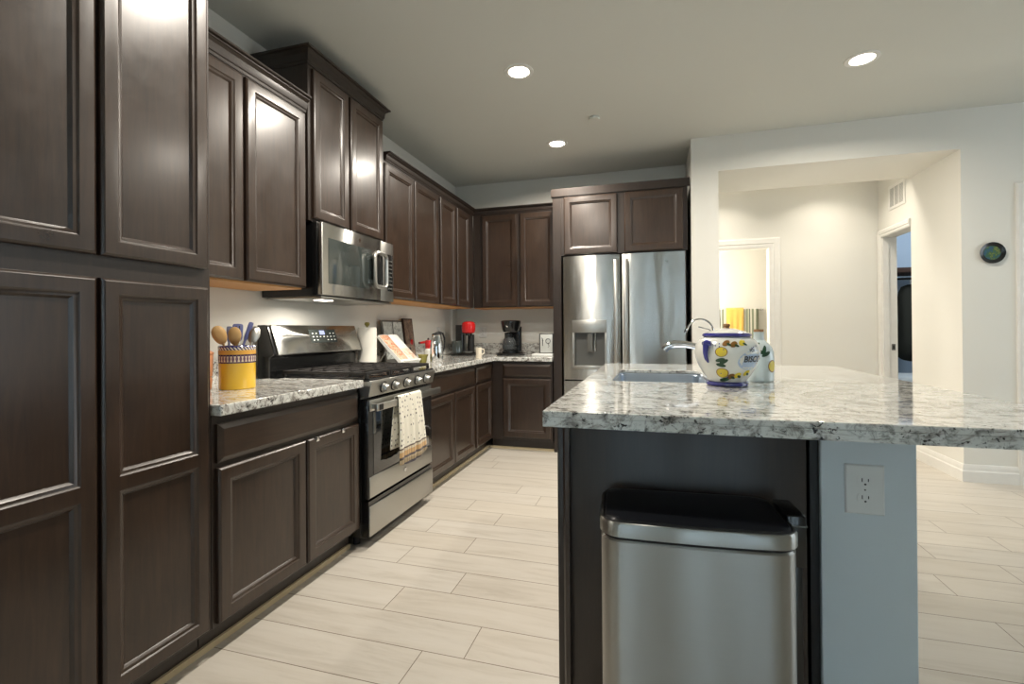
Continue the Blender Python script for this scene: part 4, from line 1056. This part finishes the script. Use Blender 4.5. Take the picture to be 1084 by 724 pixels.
MB().lathe([(.012, 0), (.012, .002), (0, .002)], dm+Vector((-.01, -.093, .285)), 18, 'y').build('badge', 'chrome', t)
ca = MB().lathe([(0, .043), (.062, .043), (.07, .06), (.072, .1), (.062, .145), (.045, .175), (.047, .195), (.042, .197), (.04, .175), (.057, .145), (.067, .1), (.065, .06), (0, .05)], dm+Vector((-.012, -.012, 0)), 40).build('carafe', 'glass', t)
MB().lathe([(0, .197), (.049, .197), (.05, .214), (.03, .222), (0, .223)], dm+Vector((-.012, -.012, 0)), 32).build('carafe_lid', 'black', ca)
MB().lathe([(.0475, .17), (.0485, .17), (.0495, .19), (.0485, .19)], dm+Vector((-.012, -.012, 0)), 32).build('carafe_band', 'black', ca)
c0 = dm+Vector((-.012, -.012, 0))
MB().tube([c0+Vector((.045, -.01, .2)), c0+Vector((.085, -.03, .195)), c0+Vector((.1, -.035, .15)), c0+Vector((.09, -.03, .095)), c0+Vector((.068, -.018, .085))], .009, 10).build('carafe_handle', 'black', ca)

# small jug at the inside corner
cu = Vector((.575, 4.02, CT))
t = thing('creamer_jug', 'small cream coloured jug near the counter edge at the inside corner', 'jug', cu)
MB().lathe([(0, 0), (.026, 0), (.028, .004), (.026, .06), (.028, .095), (.025, .095), (.023, .06), (.02, .01), (0, .008)], cu, 28).build('body', 'cream', t)
MB().tube([cu+Vector((.018, .018, .08)), cu+Vector((.036, .034, .078)), cu+Vector((.038, .036, .045)), cu+Vector((.02, .02, .03))], .0045, 8).build('handle', 'cream', t)

# sign and box by the refrigerator
t = thing('white_box', 'low white box under the framed sign beside the refrigerator', 'box', (1.09, 4.36, CT))
MB().box(1.0, 1.195, 4.28, 4.44, CT, CT+.028, .002).build('body', 'white_plastic', t)
MB().box(1.004, 1.191, 4.2795, 4.2805, CT+.008, CT+.011).build('seam', 'recess', t)
t = thing('framed_sign', 'small black framed grey sign standing on the white box', 'sign', (1.12, 4.37, CT+.028))
MB().box(1.055, 1.19, 4.355, 4.385, CT+.028, CT+.215, .002).build('frame', 'black_matte', t)
bd = MB().box(1.066, 1.182, 4.351, 4.356, CT+.036, CT+.208, .0005).build('board', 'sign_print', t)
def ring2(cx, cz, r): return [(cx+r*math.cos(2*PI*k/24), 4.350, cz+r*math.sin(2*PI*k/24)) for k in range(25)]
mb = MB().tube(ring2(1.14, CT+.145, .022), .0022, 6).tube([(1.14, 4.35, CT+.123), (1.15, 4.35, CT+.10), (1.14, 4.35, CT+.085)], .0022, 6)
mb.tube([(1.088, 4.35, CT+.10), (1.088, 4.35, CT+.165), (1.08, 4.35, CT+.175)], .003, 6).tube([(1.082, 4.35, CT+.15), (1.098, 4.35, CT+.15)], .002, 6)
mb.build('drawing', 'ink', bd)

# ------------------------------------------------------------------ unseen lamps lighting the rooms beyond
def dome(name, label, x, y, power, col=WARM):
    t = thing(name, label, 'ceiling light', (x, y, ZC))
    MB().lathe([(0, 0), (.15, 0), (.155, -.012), (.14, -.02), (0, -.02)], seg=36).build('base', 'trim', t, local=True)
    MB().lathe([(.138, -.02), (.13, -.05), (.08, -.075), (0, -.085)], seg=36).build('shade', 'lamp', t, local=True)
    l = bpy.data.lights.new('dome_light', 'POINT'); l.energy = power; l.color = col; l.shadow_soft_size = .12
    o = bpy.data.objects.new('dome_light', l); COL.objects.link(o); o.location = (x, y, ZC-.22)
for x, lb in ((2.75, 'unseen recessed hall light added near the bath doorway'), (3.75, 'unseen recessed hall light added near the side doorway')):
    dup(CAN, (x, 5.06, ZC), label=lb); area('can_light', (x, 5.06, ZC-.012), (0, 0, 0), .12, .12, HALL_POWER, WARM, 'DISK', 120)  # pair of cans out of view, added to light the hall evenly
t = thing('bath_fill_fixture', 'unseen lamp added to light the bath, left of the towels', 'wall lamp', (2.0, 6.1, 1.9))  # invented fixture, put in so the towel wall is lit evenly
MB().box(2.0, 2.02, 6.02, 6.18, 1.82, 1.98, .004).build('base', 'chrome', t)
MB().lathe([(.02, 0), (.06, .02), (.065, .12), (.05, .14), (0, .14)], (2.075, 6.1, 1.84), 30).build('shade', 'lamp', t)
l = bpy.data.lights.new('bath_fill_light', 'POINT'); l.energy = BATH_POWER; l.color = WARM; l.shadow_soft_size = .08
o = bpy.data.objects.new('bath_fill_light', l); COL.objects.link(o); o.location = (2.22, 6.05, 1.6)
dome('dome_light', 'unseen round ceiling light for the room with the jacket', 5.4, 6.2, BED_POWER, (.85, .92, 1))  # fixture out of view, lights the bedroom glimpse
